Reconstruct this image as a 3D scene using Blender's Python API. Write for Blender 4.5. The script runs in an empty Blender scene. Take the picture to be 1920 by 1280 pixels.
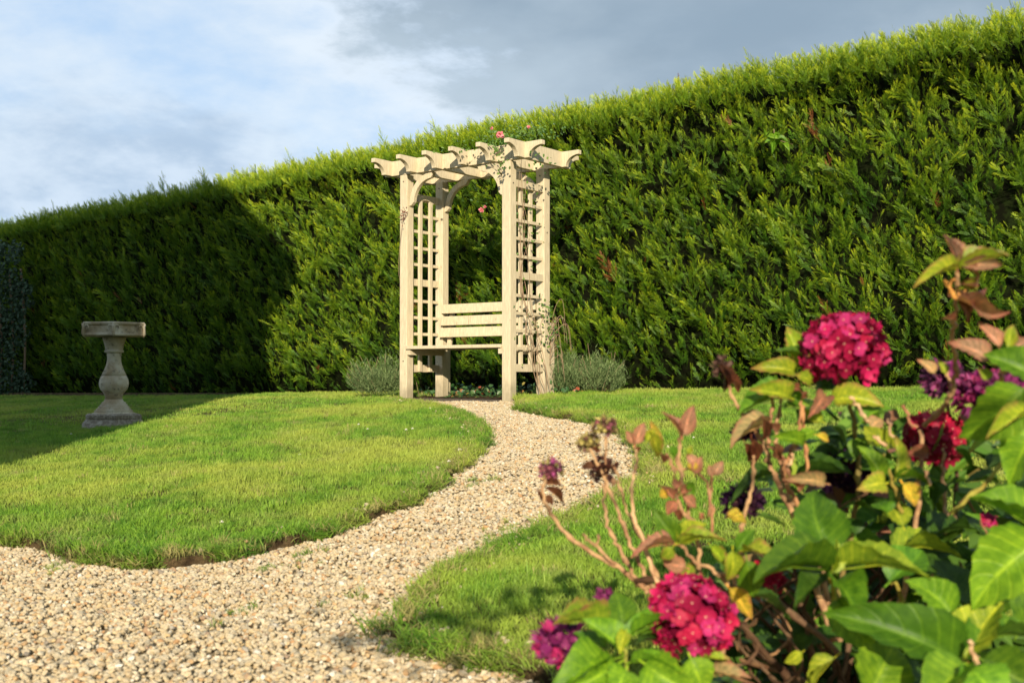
import bpy, math, random
import numpy as np
from mathutils import Vector, Matrix, noise
from mathutils.geometry import delaunay_2d_cdt

random.seed(7); rng = np.random.default_rng(7)
sc = bpy.context.scene
COL = sc.collection
# ------------------------------------------------------------------ camera
CZ = 0.66; F = 2200.0; HORIZON = 705.0
cam_d = bpy.data.cameras.new("camera"); cam = bpy.data.objects.new("camera", cam_d); COL.objects.link(cam)
cam_d.sensor_width = 36.0; cam_d.lens = 36.0*F/1920.0
PITCH = math.atan((HORIZON-640)/F)
cam.location = (0, 0, CZ); cam.rotation_euler = (math.pi/2+PITCH, 0, 0)
cam_d.clip_end = 2000; cam_d.clip_start = 0.05
cam_d.dof.use_dof = True; cam_d.dof.focus_distance = 9.5; cam_d.dof.aperture_fstop = 6.3
sc.camera = cam
# ------------------------------------------------------------------ exposure
sc.view_settings.view_transform = 'Standard'; sc.view_settings.look = 'None'
sc.view_settings.exposure = 0.35; sc.view_settings.gamma = 1.0
sc.view_settings.use_curve_mapping = False
sc.render.engine = 'CYCLES'
sc.cycles.use_denoising = True
sc.cycles.max_bounces = 5; sc.cycles.diffuse_bounces = 2; sc.cycles.glossy_bounces = 2
sc.cycles.transmission_bounces = 2; sc.cycles.transparent_max_bounces = 4
sc.cycles.caustics_reflective = False; sc.cycles.caustics_refractive = False
# ------------------------------------------------------------------ sun
EL = math.radians(20.0)
sun_d = bpy.data.lights.new("sun", 'SUN'); sun = bpy.data.objects.new("sun", sun_d); COL.objects.link(sun)
sun_d.energy = 5.0; sun_d.angle = math.radians(0.5); sun_d.color = (1.0, 0.86, 0.66)
sun.rotation_euler = (math.pi/2-EL, 0, 0); sun.location = (0, -8, 12)
# ------------------------------------------------------------------ world
world = bpy.data.worlds.new("World"); sc.world = world; world.use_nodes = True
wt = world.node_tree; wn = wt.nodes; wl = wt.links; wn.clear()
def N(t, typ, **kw):
    n = t.nodes.new(typ)
    for k, v in kw.items(): setattr(n, k, v)
    return n
def MA(t, op, a, b=None, c=None, clamp=False):
    n = t.nodes.new('ShaderNodeMath'); n.operation = op; n.use_clamp = clamp
    for i, v in enumerate((a, b, c)):
        if v is None: continue
        if isinstance(v, (int, float)): n.inputs[i].default_value = v
        else: t.links.new(v, n.inputs[i])
    return n.outputs[0]
def MIX(t, f, a, b, blend='MIX'):
    n = t.nodes.new('ShaderNodeMix'); n.data_type = 'RGBA'; n.blend_type = blend
    for s, v in ((0, f), (6, a), (7, b)):
        if isinstance(v, (int, float)): n.inputs[s].default_value = v
        elif isinstance(v, tuple): n.inputs[s].default_value = (v[0], v[1], v[2], 1)
        else: t.links.new(v, n.inputs[s])
    return n.outputs[2]
def NOISE(t, vec, scale, detail=3, rough=0.55, dist=0.0):
    n = t.nodes.new('ShaderNodeTexNoise'); n.inputs['Scale'].default_value = scale
    n.inputs['Detail'].default_value = detail; n.inputs['Roughness'].default_value = rough
    n.inputs['Distortion'].default_value = dist
    if vec is not None: t.links.new(vec, n.inputs['Vector'])
    return n.outputs[0]
def RAMP(t, f, a, b, smooth=True):
    n = t.nodes.new('ShaderNodeMapRange'); n.interpolation_type = 'SMOOTHSTEP' if smooth else 'LINEAR'
    n.inputs[1].default_value = a; n.inputs[2].default_value = b
    t.links.new(f, n.inputs[0]); return n.outputs[0]
sky = N(wt, 'ShaderNodeTexSky', sky_type='NISHITA'); sky.sun_disc = False
sky.sun_elevation = EL; sky.sun_rotation = math.pi; sky.air_density = 1.0; sky.dust_density = 1.2; sky.ozone_density = 1.2
tc = N(wt, 'ShaderNodeTexCoord')
sep = N(wt, 'ShaderNodeSeparateXYZ'); wl.new(tc.outputs['Generated'], sep.inputs[0])
zz = MA(wt, 'ADD', MA(wt, 'MAXIMUM', sep.outputs[2], 0.0), 0.42)
cmb = N(wt, 'ShaderNodeCombineXYZ')
wl.new(MA(wt, 'DIVIDE', sep.outputs[0], zz), cmb.inputs[0]); wl.new(MA(wt, 'DIVIDE', sep.outputs[1], zz), cmb.inputs[1])
wl.new(MA(wt, 'MULTIPLY', sep.outputs[2], 2.0), cmb.inputs[2])
pv = cmb.outputs[0]
mp = N(wt, 'ShaderNodeMapping'); mp.inputs['Location'].default_value = (3.1, 0.4, 1.2); wl.new(pv, mp.inputs[0])
n1 = NOISE(wt, mp.outputs[0], 2.6, 9, 0.56, 0.25)
n2 = NOISE(wt, mp.outputs[0], 7.0, 8, 0.6, 0.1)
mp2 = N(wt, 'ShaderNodeMapping'); mp2.inputs['Location'].default_value = (7.7, 2.2, 5.0); wl.new(pv, mp2.inputs[0])
n3 = NOISE(wt, mp2.outputs[0], 1.7, 6, 0.5, 0.2)
# pale high haze over blue
pale = MIX(wt, RAMP(wt, MA(wt, 'ADD', MA(wt, 'MULTIPLY', n3, 0.6), MA(wt, 'MULTIPLY', n2, 0.4)), 0.36, 0.62), (3.9, 5.6, 7.9), (6.6, 7.4, 8.2))
bg0 = MIX(wt, 0.80, sky.outputs[0], pale)
# soft mid-grey banks, mostly low
lowm = RAMP(wt, MA(wt, 'ADD', n1, MA(wt, 'MULTIPLY', sep.outputs[2], -0.55)), 0.36, 0.56)
greyb = MIX(wt, RAMP(wt, n2, 0.35, 0.65), (3.5, 4.6, 6.0), (5.2, 6.2, 7.4))
bg1 = MIX(wt, MA(wt, 'MULTIPLY', lowm, 0.85), bg0, greyb)
# large slate cloud to the right
lx = MA(wt, 'ADD', MA(wt, 'MULTIPLY', sep.outputs[0], 1.5), MA(wt, 'MULTIPLY', sep.outputs[2], 1.9))
dm = MA(wt, 'ADD', MA(wt, 'MULTIPLY_ADD', n1, 1.1, -0.55), MA(wt, 'ADD', lx, MA(wt, 'MULTIPLY_ADD', n2, 0.4, -0.2)))
edge = MA(wt, 'MULTIPLY', RAMP(wt, dm, 0.20, 0.35), MA(wt, 'SUBTRACT', 1.0, RAMP(wt, dm, 0.38, 0.52)))
bg2 = MIX(wt, MA(wt, 'MULTIPLY', edge, 0.55), bg1, (6.6, 7.3, 8.0))
dmask = RAMP(wt, dm, 0.34, 0.48)
slate = MIX(wt, RAMP(wt, MA(wt, 'ADD', MA(wt, 'MULTIPLY', n3, 0.65), MA(wt, 'MULTIPLY', n1, 0.35)), 0.38, 0.60), (2.3, 3.05, 3.8), (4.0, 4.9, 5.7))
bg3 = MIX(wt, MA(wt, 'MULTIPLY', dmask, 0.92), bg2, slate)
bgn = N(wt, 'ShaderNodeBackground'); bgn.inputs[1].default_value = 0.1
wl.new(bg3, bgn.inputs[0]); wo = N(wt, 'ShaderNodeOutputWorld'); wl.new(bgn.outputs[0], wo.inputs[0])

# ------------------------------------------------------------------ helpers
def tag(o, label=None, cat=None, group=None, kind=None):
    if label: o['label'] = label
    if cat: o['category'] = cat
    if group: o['group'] = group
    if kind: o['kind'] = kind
    return o
def empty(name, loc=(0, 0, 0), rz=0):
    o = bpy.data.objects.new(name, None); o.location = loc; o.rotation_euler = (0, 0, rz); COL.objects.link(o); return o
class MB:
    def __init__(s): s.v = []; s.f = []
    def add(s, vs, fs):
        b = len(s.v); s.v += [tuple(v) for v in vs]; s.f += [tuple(b+i for i in f) for f in fs]
    def box(s, x0, x1, y0, y1, z0, z1, M=None):
        vs = [Vector((x, y, z)) for z in (z0, z1) for y in (y0, y1) for x in (x0, x1)]
        if M: vs = [M @ v for v in vs]
        s.add(vs, [(0, 2, 3, 1), (4, 5, 7, 6), (0, 1, 5, 4), (2, 6, 7, 3), (0, 4, 6, 2), (1, 3, 7, 5)])
    def prism(s, poly, fn, t0, t1):
        n = len(poly); vs = [fn(a, b, t0) for a, b in poly]+[fn(a, b, t1) for a, b in poly]
        s.add(vs, [tuple(range(n))[::-1], tuple(range(n, 2*n))]+[(i, (i+1) % n, n+(i+1) % n, n+i) for i in range(n)])
    def tube(s, pts, rad, sides=7):
        P = [Vector(p) for p in pts]; rings = []
        up = Vector((0.13, 0.21, 1)).normalized()
        for i, p in enumerate(P):
            d = (P[min(i+1, len(P)-1)]-P[max(i-1, 0)]).normalized()
            a = d.cross(up)
            if a.length < 1e-3: a = d.cross(Vector((1, 0, 0)))
            a.normalize(); b = d.cross(a)
            r = rad[i] if hasattr(rad, '__len__') else rad
            rings.append([p+(a*math.cos(k*2*math.pi/sides)+b*math.sin(k*2*math.pi/sides))*r for k in range(sides)])
        vs = [v for r in rings for v in r]; fs = []
        for i in range(len(P)-1):
            for k in range(sides):
                fs.append((i*sides+k, i*sides+(k+1) % sides, (i+1)*sides+(k+1) % sides, (i+1)*sides+k))
        fs.append(tuple(range(sides))[::-1]); fs.append(tuple((len(P)-1)*sides+k for k in range(sides)))
        s.add(vs, fs)
    def lathe(s, prof, seg=32, mod=None):
        vs = []; n = len(prof)
        for (r, z) in prof:
            for k in range(seg):
                a = 2*math.pi*k/seg; rr = r*(mod(a, z) if mod else 1)
                vs.append((rr*math.cos(a), rr*math.sin(a), z))
        fs = [(i*seg+k, i*seg+(k+1) % seg, (i+1)*seg+(k+1) % seg, (i+1)*seg+k) for i in range(n-1) for k in range(seg)]
        fs.append(tuple(range(seg))[::-1]); fs.append(tuple((n-1)*seg+k for k in range(seg)))
        s.add(vs, fs)
    def mesh(s, name, mat=None, smooth=False):
        me = bpy.data.meshes.new(name); me.from_pydata(s.v, [], s.f); me.update()
        if mat: me.materials.append(mat)
        if smooth: me.shade_smooth()
        return me
    def build(s, name, mat, parent=None, smooth=False, bevel=0.0):
        o = bpy.data.objects.new(name, s.mesh(name, mat, smooth)); COL.objects.link(o)
        if parent: o.parent = parent
        if bevel:
            b = o.modifiers.new("bevel", 'BEVEL'); b.width = bevel; b.segments = 2; b.limit_method = 'ANGLE'
        return o
def smooth_path(pts, n=5):
    P = [Vector(p) for p in pts]; out = []
    for i in range(len(P)-1):
        p0 = P[max(i-1, 0)]; p1 = P[i]; p2 = P[i+1]; p3 = P[min(i+2, len(P)-1)]
        for k in range(n):
            t = k/n
            out.append(0.5*((2*p1)+(p2-p0)*t+(2*p0-5*p1+4*p2-p3)*t*t+(3*p1-p0-3*p2+p3)*t**3))
    out.append(P[-1]); return out
def new_mat(name, rough=0.8, spec=0.3):
    m = bpy.data.materials.new(name); m.use_nodes = True; t = m.node_tree
    b = t.nodes['Principled BSDF']; b.inputs['Roughness'].default_value = rough
    b.inputs['Specular IOR Level'].default_value = spec
    return m, t, b
def bump(t, b, h, strength, dist):
    n = t.nodes.new('ShaderNodeBump'); n.inputs['Strength'].default_value = strength; n.inputs['Distance'].default_value = dist
    t.links.new(h, n.inputs['Height']); t.links.new(n.outputs[0], b.inputs['Normal'])
def at(px, py, Y):
    """a point of the place seen at photograph pixel px, py at distance Y"""
    return Vector(((px-960)/F*Y, Y, CZ+(HORIZON-py)/F*Y))
def obj_pos(t):
    n = t.nodes.new('ShaderNodeTexCoord'); return n.outputs['Object']
def world_pos(t):
    n = t.nodes.new('ShaderNodeNewGeometry'); return n.outputs['Position']

# ------------------------------------------------------------------ terrain height
CP = np.array([(0, 2.2, 0), (-1.8, 2.2, 0), (1.8, 2.2, 0), (-1.86, 4.26, .03), (-1.17, 3.9, .03), (-3.0, 7.0, .11), (-3.2, 9.43, .24),
 (-3.3, 14.0, .40), (-.98, 10.19, .45), (-.08, 9.44, .455), (-.15, 6.3, .29), (.09, 4.96, .21), (-.33, 3.1, .04), (.17, 4.3, .13),
 (2.2, 7.6, .46), (2.94, 8.74, .53), (-8.2, 18.7, .345), (-.3, 11.7, .46), (6, 6, .5), (7, 1, .25), (0, -6, 0), (-9, 0, 0), (-9, 8, .12),
 (-1.8, 9.3, .345), (-2.4, 12.5, .43), (-1.2, 8.2, .32), (-16, 24, .35), (0, 24, .45), (14, 12, .55), (-16, 12, .2), (5, -5, .05), (.9, 3.4, .08)], float)
def tps(P):
    n = len(P); d = np.linalg.norm(P[:, None, :2]-P[None, :, :2], axis=2)
    K = np.where(d > 0, d*d*np.log(d+1e-12), 0)+np.eye(n)*0.15
    A = np.zeros((n+3, n+3)); A[:n, :n] = K; Q = np.c_[np.ones(n), P[:, :2]]; A[:n, n:] = Q; A[n:, :n] = Q.T
    return np.linalg.solve(A, np.r_[P[:, 2], 0, 0, 0])
TW = tps(CP)
def Ga(x, y):
    x = np.asarray(x, float); y = np.asarray(y, float)
    d = np.hypot(x[..., None]-CP[:, 0], y[..., None]-CP[:, 1])
    z = (d*d*np.log(d+1e-12)) @ TW[:-3]+TW[-3]+TW[-2]*x+TW[-1]*y
    r = np.hypot(x, y-6); w = np.clip((r-14)/14, 0, 1); w = w*w*(3-2*w)
    return np.clip(z, -.1, .7)*(1-w)+0.3*w
def G(x, y): return float(Ga(np.array([x]), np.array([y]))[0])
def on_ground(px, py, dz=0.0):
    Y = np.linspace(1.2, 26, 2500); X = (px-960)/F*Y; zr = CZ+(HORIZON-py)/F*Y; g = Ga(X, Y)+dz
    i = int(np.argmax(zr <= g)); i = i if i > 0 else len(Y)-1
    return (float(X[i]), float(Y[i]))

# ------------------------------------------------------------------ outlines of lawn and path
HA = np.array((-8.4, 19.07)); HB = np.array((3.2, 8.5)); HU = (HB-HA)/np.linalg.norm(HB-HA); HN = np.array((-HU[1]*-1, -HU[0]))
HN = np.array((HU[1], -HU[0]))                      # outward (towards the lawn)
def dens(pts, step=0.04, wob=0.035):
    out = []
    for i in range(len(pts)-1):
        a = np.array(pts[i]); b = np.array(pts[i+1]); L = np.linalg.norm(b-a); k = max(1, int(L/step))
        for j in range(k):
            p = a+(b-a)*j/k
            w2 = wob*.6; out.append((p[0]+wob*noise.noise(Vector((p[0]*5, p[1]*5, 3)))+w2*noise.noise(Vector((p[0]*17, p[1]*17, 1))), p[1]+wob*noise.noise(Vector((p[0]*5, p[1]*5, 8)))+w2*noise.noise(Vector((p[0]*17, p[1]*17, 6)))))
    out.append(tuple(pts[-1])); return out
LEFT_PX = [(768, 751), (800, 756), (850, 769), (885, 785), (900, 804), (896, 824), (868, 855), (836, 880), (815, 898), (760, 930),
 (690, 955), (600, 988), (500, 1012), (400, 1033), (310, 1041), (240, 1038), (180, 1032), (110, 1018), (60, 1006), (-10, 998), (-150, 974)]
left_edge = [on_ground(x, y, .03) for x, y in LEFT_PX]
left_edge = [tuple(v.xy) for v in smooth_path([Vector((x, y, 0)) for x, y in left_edge], 4)]
RIGHT_PX = [(972, 758), (1010, 766), (1060, 774), (1110, 783), (1160, 798), (1195, 818), (1215, 845), (1205, 880), (1165, 915), (1110, 943), (1047, 972),
 (960, 1008), (868, 1048), (796, 1092), (750, 1134), (732, 1158), (750, 1178), (805, 1190), (860, 1200), (930, 1216), (1010, 1240), (1090, 1290)]
right_edge = [on_ground(x, y, .03) for x, y in RIGHT_PX]
right_edge = [tuple(v.xy) for v in smooth_path([Vector((x, y, 0)) for x, y in right_edge], 4)]
hb = lambda t, off: tuple(HA+HU*t+HN*off)
LEFT = dens(left_edge)+[(-4.5, 4.2), (-9, 5.0), (-14, 9), (-14.5, 22.8), hb(9.2, -.25), hb(11.4, .05), (-1.05, 10.35), left_edge[0]]
RIGHT = dens(right_edge)+[(.75, 2.1), (1.6, 1.0), (5.0, .2), (9.0, 1.2), (8.5, 4.0), hb(15.8, -.1), hb(12.6, -.1), (.35, 10.0), (.02, 9.5), right_edge[0]]
def inside(poly, P):
    x = P[:, 0]; y = P[:, 1]; c = np.zeros(len(P), bool); n = len(poly)
    for i in range(n):
        x1, y1 = poly[i]; x2, y2 = poly[(i+1) % n]
        if y1 == y2: continue
        m = ((y1 > y) != (y2 > y)) & (x < (x2-x1)*(y-y1)/(y2-y1)+x1); c ^= m
    return c
def edge_dist(poly, P):
    d = np.full(len(P), 9.0)
    for i in range(len(poly)):
        a = np.array(poly[i]); b = np.array(poly[(i+1) % len(poly)]); ab = b-a; L = ab@ab
        if L < 1e-12: continue
        t = np.clip(((P-a)@ab)/L, 0, 1); q = a+t[:, None]*ab; d = np.minimum(d, np.hypot(*(P-q).T))
    return d
def sheet(name, poly, dz, mat, grid, skirt=0.0):
    lo = np.min(poly, 0); hi = np.max(poly, 0)
    gx = np.arange(lo[0], hi[0], grid); gy = np.arange(lo[1], hi[1], grid)
    P = np.array([(a, b) for a in gx for b in gy]); P = P[inside(poly, P)]; P = P[edge_dist(poly, P) > grid*.3]
    co = [Vector(p) for p in poly]+[Vector(p) for p in P]; n = len(poly)
    v, e, f, *_ = delaunay_2d_cdt(co, [(i, (i+1) % n) for i in range(n)], [], 1, 1e-5)
    A = np.array([(p.x, p.y) for p in v]); z = Ga(A[:, 0], A[:, 1])+dz
    vs = [(a[0], a[1], b) for a, b in zip(A, z)]; fs = [tuple(t) for t in f]
    if skirt:
        b = len(vs); vs += [(p[0], p[1], G(*p)+dz) for p in poly]+[(p[0], p[1], G(*p)+dz-skirt) for p in poly]
        fs += [(b+i, b+(i+1) % n, b+n+(i+1) % n, b+n+i) for i in range(n)]
    m = MB(); m.v = vs; m.f = fs; o = m.build(name, mat, smooth=True); return tag(o, kind='structure')

# ------------------------------------------------------------------ materials of the ground
m_earth, t, b = new_mat("earth", .95, .1)
p = world_pos(t); t.links.new(MIX(t, RAMP(t, NOISE(t, p, 14, 5), .35, .65), (.045, .028, .016), (.10, .065, .038)), b.inputs[0])
bump(t, b, NOISE(t, p, 90, 4), .6, .01)
m_ground, t, b = new_mat("meadow", .95, .1)
p = world_pos(t); t.links.new(MIX(t, RAMP(t, NOISE(t, p, 3, 6), .35, .65), (.035, .07, .012), (.07, .12, .02)), b.inputs[0])
m_turf, t, b = new_mat("turf_floor", .95, .1)
p = world_pos(t); t.links.new(MIX(t, RAMP(t, NOISE(t, p, 20, 5), .35, .65), (.05, .032, .018), (.17, .12, .06)), b.inputs[0]); bump(t, b, NOISE(t, p, 55, 6, .7), 1.0, .03)
m_grit, t, b = new_mat("grit", .95, .15)
p = world_pos(t); t.links.new(MIX(t, RAMP(t, NOISE(t, p, 60, 4), .35, .65), (.22, .17, .10), (.42, .33, .20)), b.inputs[0])
bump(t, b, NOISE(t, p, 120, 3), .7, .01)

# ground sheet to the horizon
def build_ground():
    xs = np.r_[-900, -400, -150, -60, np.arange(-26, 27, .5), 60, 150, 400, 900]
    ys = np.r_[-900, -300, -80, -30, np.arange(-12, 36, .5), 60, 150, 400, 900]
    X, Y = np.meshgrid(xs, ys, indexing='ij'); Z = Ga(X, Y)-.035
    m = MB(); m.v = list(zip(X.ravel(), Y.ravel(), Z.ravel())); ny = len(ys)
    m.f = [(i*ny+j, (i+1)*ny+j, (i+1)*ny+j+1, i*ny+j+1) for i in range(len(xs)-1) for j in range(ny-1)]
    tag(m.build("ground", m_ground, smooth=True), kind='structure')
build_ground()
PATH = [(-7, .6), (2.6, .6), (2.6, 3.0), (1.3, 4.2), (1.2, 7.5), (.5, 9.45), (-.05, 9.75), (-.95, 10.42), (-1.25, 9.9), (-.9, 6.2), (-2.0, 4.9), (-7, 4.9)]
sheet("gravel_path", PATH, -.012, m_grit, .25)
sheet("lawn_left", LEFT, .022, m_turf, .35, .06)
sheet("lawn_right", RIGHT, .022, m_turf, .3, .06)
BED = [hb(-2, -.55), hb(9.2, -.2), hb(11.4, .0), (-1.06, 10.30), (.02, 9.50), (.36, 9.98), hb(12.6, -.05), hb(19, -.05), hb(19, -2.2), hb(-2, -2.2)]
sheet("soil_bed", BED, .016, m_earth, .3)

# ------------------------------------------------------------------ scatter by geometry nodes
def scatter(name, pos, rot, scl, var, tint, variants, parent=None):
    n = len(pos); me = bpy.data.meshes.new(name); me.vertices.add(n); me.vertices.foreach_set('co', np.asarray(pos, 'f').ravel())
    a = me.attributes.new('rot', 'FLOAT_VECTOR', 'POINT'); a.data.foreach_set('vector', np.asarray(rot, 'f').ravel())
    a = me.attributes.new('scl', 'FLOAT_VECTOR', 'POINT'); a.data.foreach_set('vector', np.asarray(scl, 'f').ravel())
    a = me.attributes.new('var', 'INT', 'POINT'); a.data.foreach_set('value', np.asarray(var, 'i'))
    a = me.attributes.new('tint', 'FLOAT', 'POINT'); a.data.foreach_set('value', np.asarray(tint, 'f'))
    o = bpy.data.objects.new(name, me); COL.objects.link(o)
    if parent: o.parent = parent
    ng = bpy.data.node_groups.new(name, 'GeometryNodeTree')
    ng.interface.new_socket('Geometry', in_out='INPUT', socket_type='NodeSocketGeometry')
    ng.interface.new_socket('Geometry', in_out='OUTPUT', socket_type='NodeSocketGeometry')
    gi = ng.nodes.new('NodeGroupInput'); go = ng.nodes.new('NodeGroupOutput'); L = ng.links
    def attr(nm, ty):
        k = ng.nodes.new('GeometryNodeInputNamedAttribute'); k.data_type = ty; k.inputs[0].default_value = nm; return k.outputs[0]
    r = attr('rot', 'FLOAT_VECTOR'); s = attr('scl', 'FLOAT_VECTOR'); v = attr('var', 'INT')
    er = ng.nodes.new('FunctionNodeEulerToRotation'); L.new(r, er.inputs[0])
    j = ng.nodes.new('GeometryNodeJoinGeometry')
    for k, vo in enumerate(variants):
        c = ng.nodes.new('FunctionNodeCompare'); c.data_type = 'INT'; c.operation = 'EQUAL'
        L.new(v, c.inputs[2]); c.inputs[3].default_value = k
        oi = ng.nodes.new('GeometryNodeObjectInfo'); oi.inputs[0].default_value = vo
        ip = ng.nodes.new('GeometryNodeInstanceOnPoints'); L.new(gi.outputs[0], ip.inputs[0]); L.new(c.outputs[0], ip.inputs[1])
        L.new(oi.outputs['Geometry'], ip.inputs[2]); L.new(er.outputs[0], ip.inputs['Rotation']); L.new(s, ip.inputs['Scale'])
        L.new(ip.outputs[0], j.inputs[0])
    L.new(j.outputs[0], go.inputs[0])
    md = o.modifiers.new('scatter', 'NODES'); md.node_group = ng
    return tag(o, kind='stuff')
def variant(name, mb, mat, smooth=False):
    return bpy.data.objects.new(name, mb.mesh(name, mat, smooth))      # never linked: only its shape is used
def inst_tint(t):
    n = t.nodes.new('ShaderNodeAttribute'); n.attribute_type = 'INSTANCER'; n.attribute_name = 'tint'; return n.outputs['Fac']

# ------------------------------------------------------------------ gravel
m_stone, t, b = new_mat("gravel_stone", .85, .25)
ti = inst_tint(t); cr = t.nodes.new('ShaderNodeValToRGB'); t.links.new(ti, cr.inputs[0])
stops = [(0, (.36, .33, .26)), (.10, (.56, .50, .37)), (.25, (.58, .48, .31)), (.42, (.64, .56, .41)), (.54, (.48, .38, .24)), (.64, (.70, .64, .50)),
         (.76, (.44, .38, .28)), (.84, (.60, .47, .27)), (.93, (.48, .29, .15)), (.965, (.27, .25, .22)), (.985, (.80, .77, .69))]
e = cr.color_ramp.elements; e[0].position = 0; e[0].color = (*stops[0][1], 1); e[1].position = stops[-1][0]; e[1].color = (*stops[-1][1], 1)
for q, c in stops[1:-1]: k = e.new(q); k.color = (*c, 1)
p = world_pos(t)
t.links.new(MIX(t, .55, cr.outputs[0], MIX(t, NOISE(t, p, 150, 3), (.58, .52, .43), (1.24, 1.17, 1.02)), 'MULTIPLY'), b.inputs[0])
bump(t, b, NOISE(t, p, 260, 3), .5, .004)
def stone_variants():
    import bmesh
    out = []
    for k in range(9):
        bm = bmesh.new(); bmesh.ops.create_icosphere(bm, subdivisions=2 if k < 5 else 1, radius=1)
        sx, sy, sz = random.uniform(.8, 1.25), random.uniform(.65, 1.0), random.uniform(.45, .75)
        pl = [Vector((random.gauss(0, 1), random.gauss(0, 1), random.gauss(0, 1))).normalized() for _ in range(13)]
        for v in bm.verts:
            d = v.co.normalized(); r = 1.0
            for q in pl:
                dd = d.dot(q)
                if dd > .1: r = min(r, .60/dd)
            v.co = Vector((d.x*sx, d.y*sy, d.z*sz))*r
        me = bpy.data.meshes.new("pebble"); bm.to_mesh(me); bm.free(); me.materials.append(m_stone)
        out.append(bpy.data.objects.new("pebble", me))
    return out
SV = stone_variants()
def scatter_gravel():
    P = []
    for (x0, x1, y0, y1, dn) in ((-2.6, 1.4, 1.7, 4.9, 7000), (-5, -2.6, 2.5, 4.9, 1500), (-1.4, 1.4, 4.9, 10.6, 5600)):
        n = int((x1-x0)*(y1-y0)*dn); P.append(np.c_[rng.uniform(x0, x1, n), rng.uniform(y0, y1, n)])
    P = np.vstack(P); P = P[inside(PATH, P)]
    keep = ~((inside(LEFT, P) & (edge_dist(LEFT, P) > .02)) | (inside(RIGHT, P) & (edge_dist(RIGHT, P) > .02)))
    keep |= (rng.random(len(P)) < .035) & (np.minimum(edge_dist(LEFT, P), edge_dist(RIGHT, P)) < .12)
    bp = (P[:, 1] > 9.3) & inside(BED, P); P = P[keep & ~bp]; n = len(P)
    s = .0075+.0075*rng.random(n)**1.8; big = rng.random(n) < .05; s[big] *= 1.35
    layer = rng.random(n); z = Ga(P[:, 0], P[:, 1])-.010+layer*.012
    ed = np.minimum(edge_dist(LEFT, P), edge_dist(RIGHT, P)); ins = inside(LEFT, P) | inside(RIGHT, P); z -= np.where(ins & (ed > .02), -.035, np.clip(.10-ed, 0, .1)*.12)
    z += .006*np.array([noise.noise(Vector((a*4, b_*4, 1))) for a, b_ in P])
    rot = rng.uniform(-.6, .6, (n, 3)); rot[:, 2] = rng.uniform(0, 6.28, n)
    scatter("gravel", np.c_[P, z], rot, np.c_[s, s, s], rng.integers(0, len(SV), n), rng.random(n), SV)
    # stones kicked on to the turf edge
    return
scatter_gravel()

# ------------------------------------------------------------------ grass
m_grass, t, b = new_mat("grass_blade", .55, .25)
ti = inst_tint(t); p = world_pos(t)
big = NOISE(t, p, 1.1, 4, .6); mid = NOISE(t, p, 5.0, 4, .6)
c1 = MIX(t, ti, (.055, .180, .015), (.27, .47, .045))
c2 = MIX(t, RAMP(t, big, .40, .66), c1, (.40, .48, .075))
c3 = MIX(t, MA(t, 'MULTIPLY', RAMP(t, mid, .50, .72), .55), c2, (.36, .40, .11))
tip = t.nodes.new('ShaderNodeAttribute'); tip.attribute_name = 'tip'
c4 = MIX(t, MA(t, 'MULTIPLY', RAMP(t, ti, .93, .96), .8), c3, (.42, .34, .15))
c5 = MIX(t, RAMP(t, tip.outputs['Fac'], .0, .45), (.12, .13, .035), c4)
t.links.new(c5, b.inputs[0])
tr = t.nodes.new('ShaderNodeBsdfTranslucent'); t.links.new(c5, tr.inputs[0]); ms = t.nodes.new('ShaderNodeMixShader'); ms.inputs[0].default_value = .25
t.links.new(b.outputs[0], ms.inputs[1]); t.links.new(tr.outputs[0], ms.inputs[2]); t.links.new(ms.outputs[0], t.nodes['Material Output'].inputs[0])
def tuft(nbl, rad, h, w, lean, segs=3):
    m = MB(); tips = []
    for _ in range(nbl):
        a = random.uniform(0, 6.28); r = rad*math.sqrt(random.random()); x, y = r*math.cos(a), r*math.sin(a)
        d = random.uniform(0, 6.28); L = lean*random.uniform(.2, 1.3); hh = h*random.uniform(.55, 1.15); ww = w*random.uniform(.7, 1.2)
        fx, fy = math.cos(d), math.sin(d); s = random.uniform(0, 6.28); sx, sy = math.cos(s)*ww/2, math.sin(s)*ww/2
        base = len(m.v); vs = []
        for i in range(segs):
            q = i/segs; k = L*q**1.8; c = (x+fx*k*hh, y+fy*k*hh, hh*q*(1-.25*L*q)); f = 1-.35*q
            vs += [(c[0]-sx*f, c[1]-sy*f, c[2]), (c[0]+sx*f, c[1]+sy*f, c[2])]; tips += [q, q]
        vs.append((x+fx*L*hh, y+fy*L*hh, hh*(1-.25*L))); tips.append(1)
        fs = [(2*i, 2*i+1, 2*i+3, 2*i+2) for i in range(segs-1)]+[(2*segs-2, 2*segs-1, 2*segs)]
        m.add(vs, fs)
    o = variant("tuft", m, m_grass); at_ = o.data.attributes.new('tip', 'FLOAT', 'POINT'); at_.data.foreach_set('value', tips); return o
NEAR = [tuft(26, .045, .040, .0034, .55) for _ in range(5)]
FAR = [tuft(20, .075, .036, .0058, .55, 2) for _ in range(4)]
EDGE = [tuft(22, .035, .055, .0036, 1.1) for _ in range(4)]
def vis(P, mx=.06, my=.5):
    return (np.abs(P[:, 0]) < P[:, 1]*(960/F+mx)+my) & (P[:, 1] > 1.6)
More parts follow.
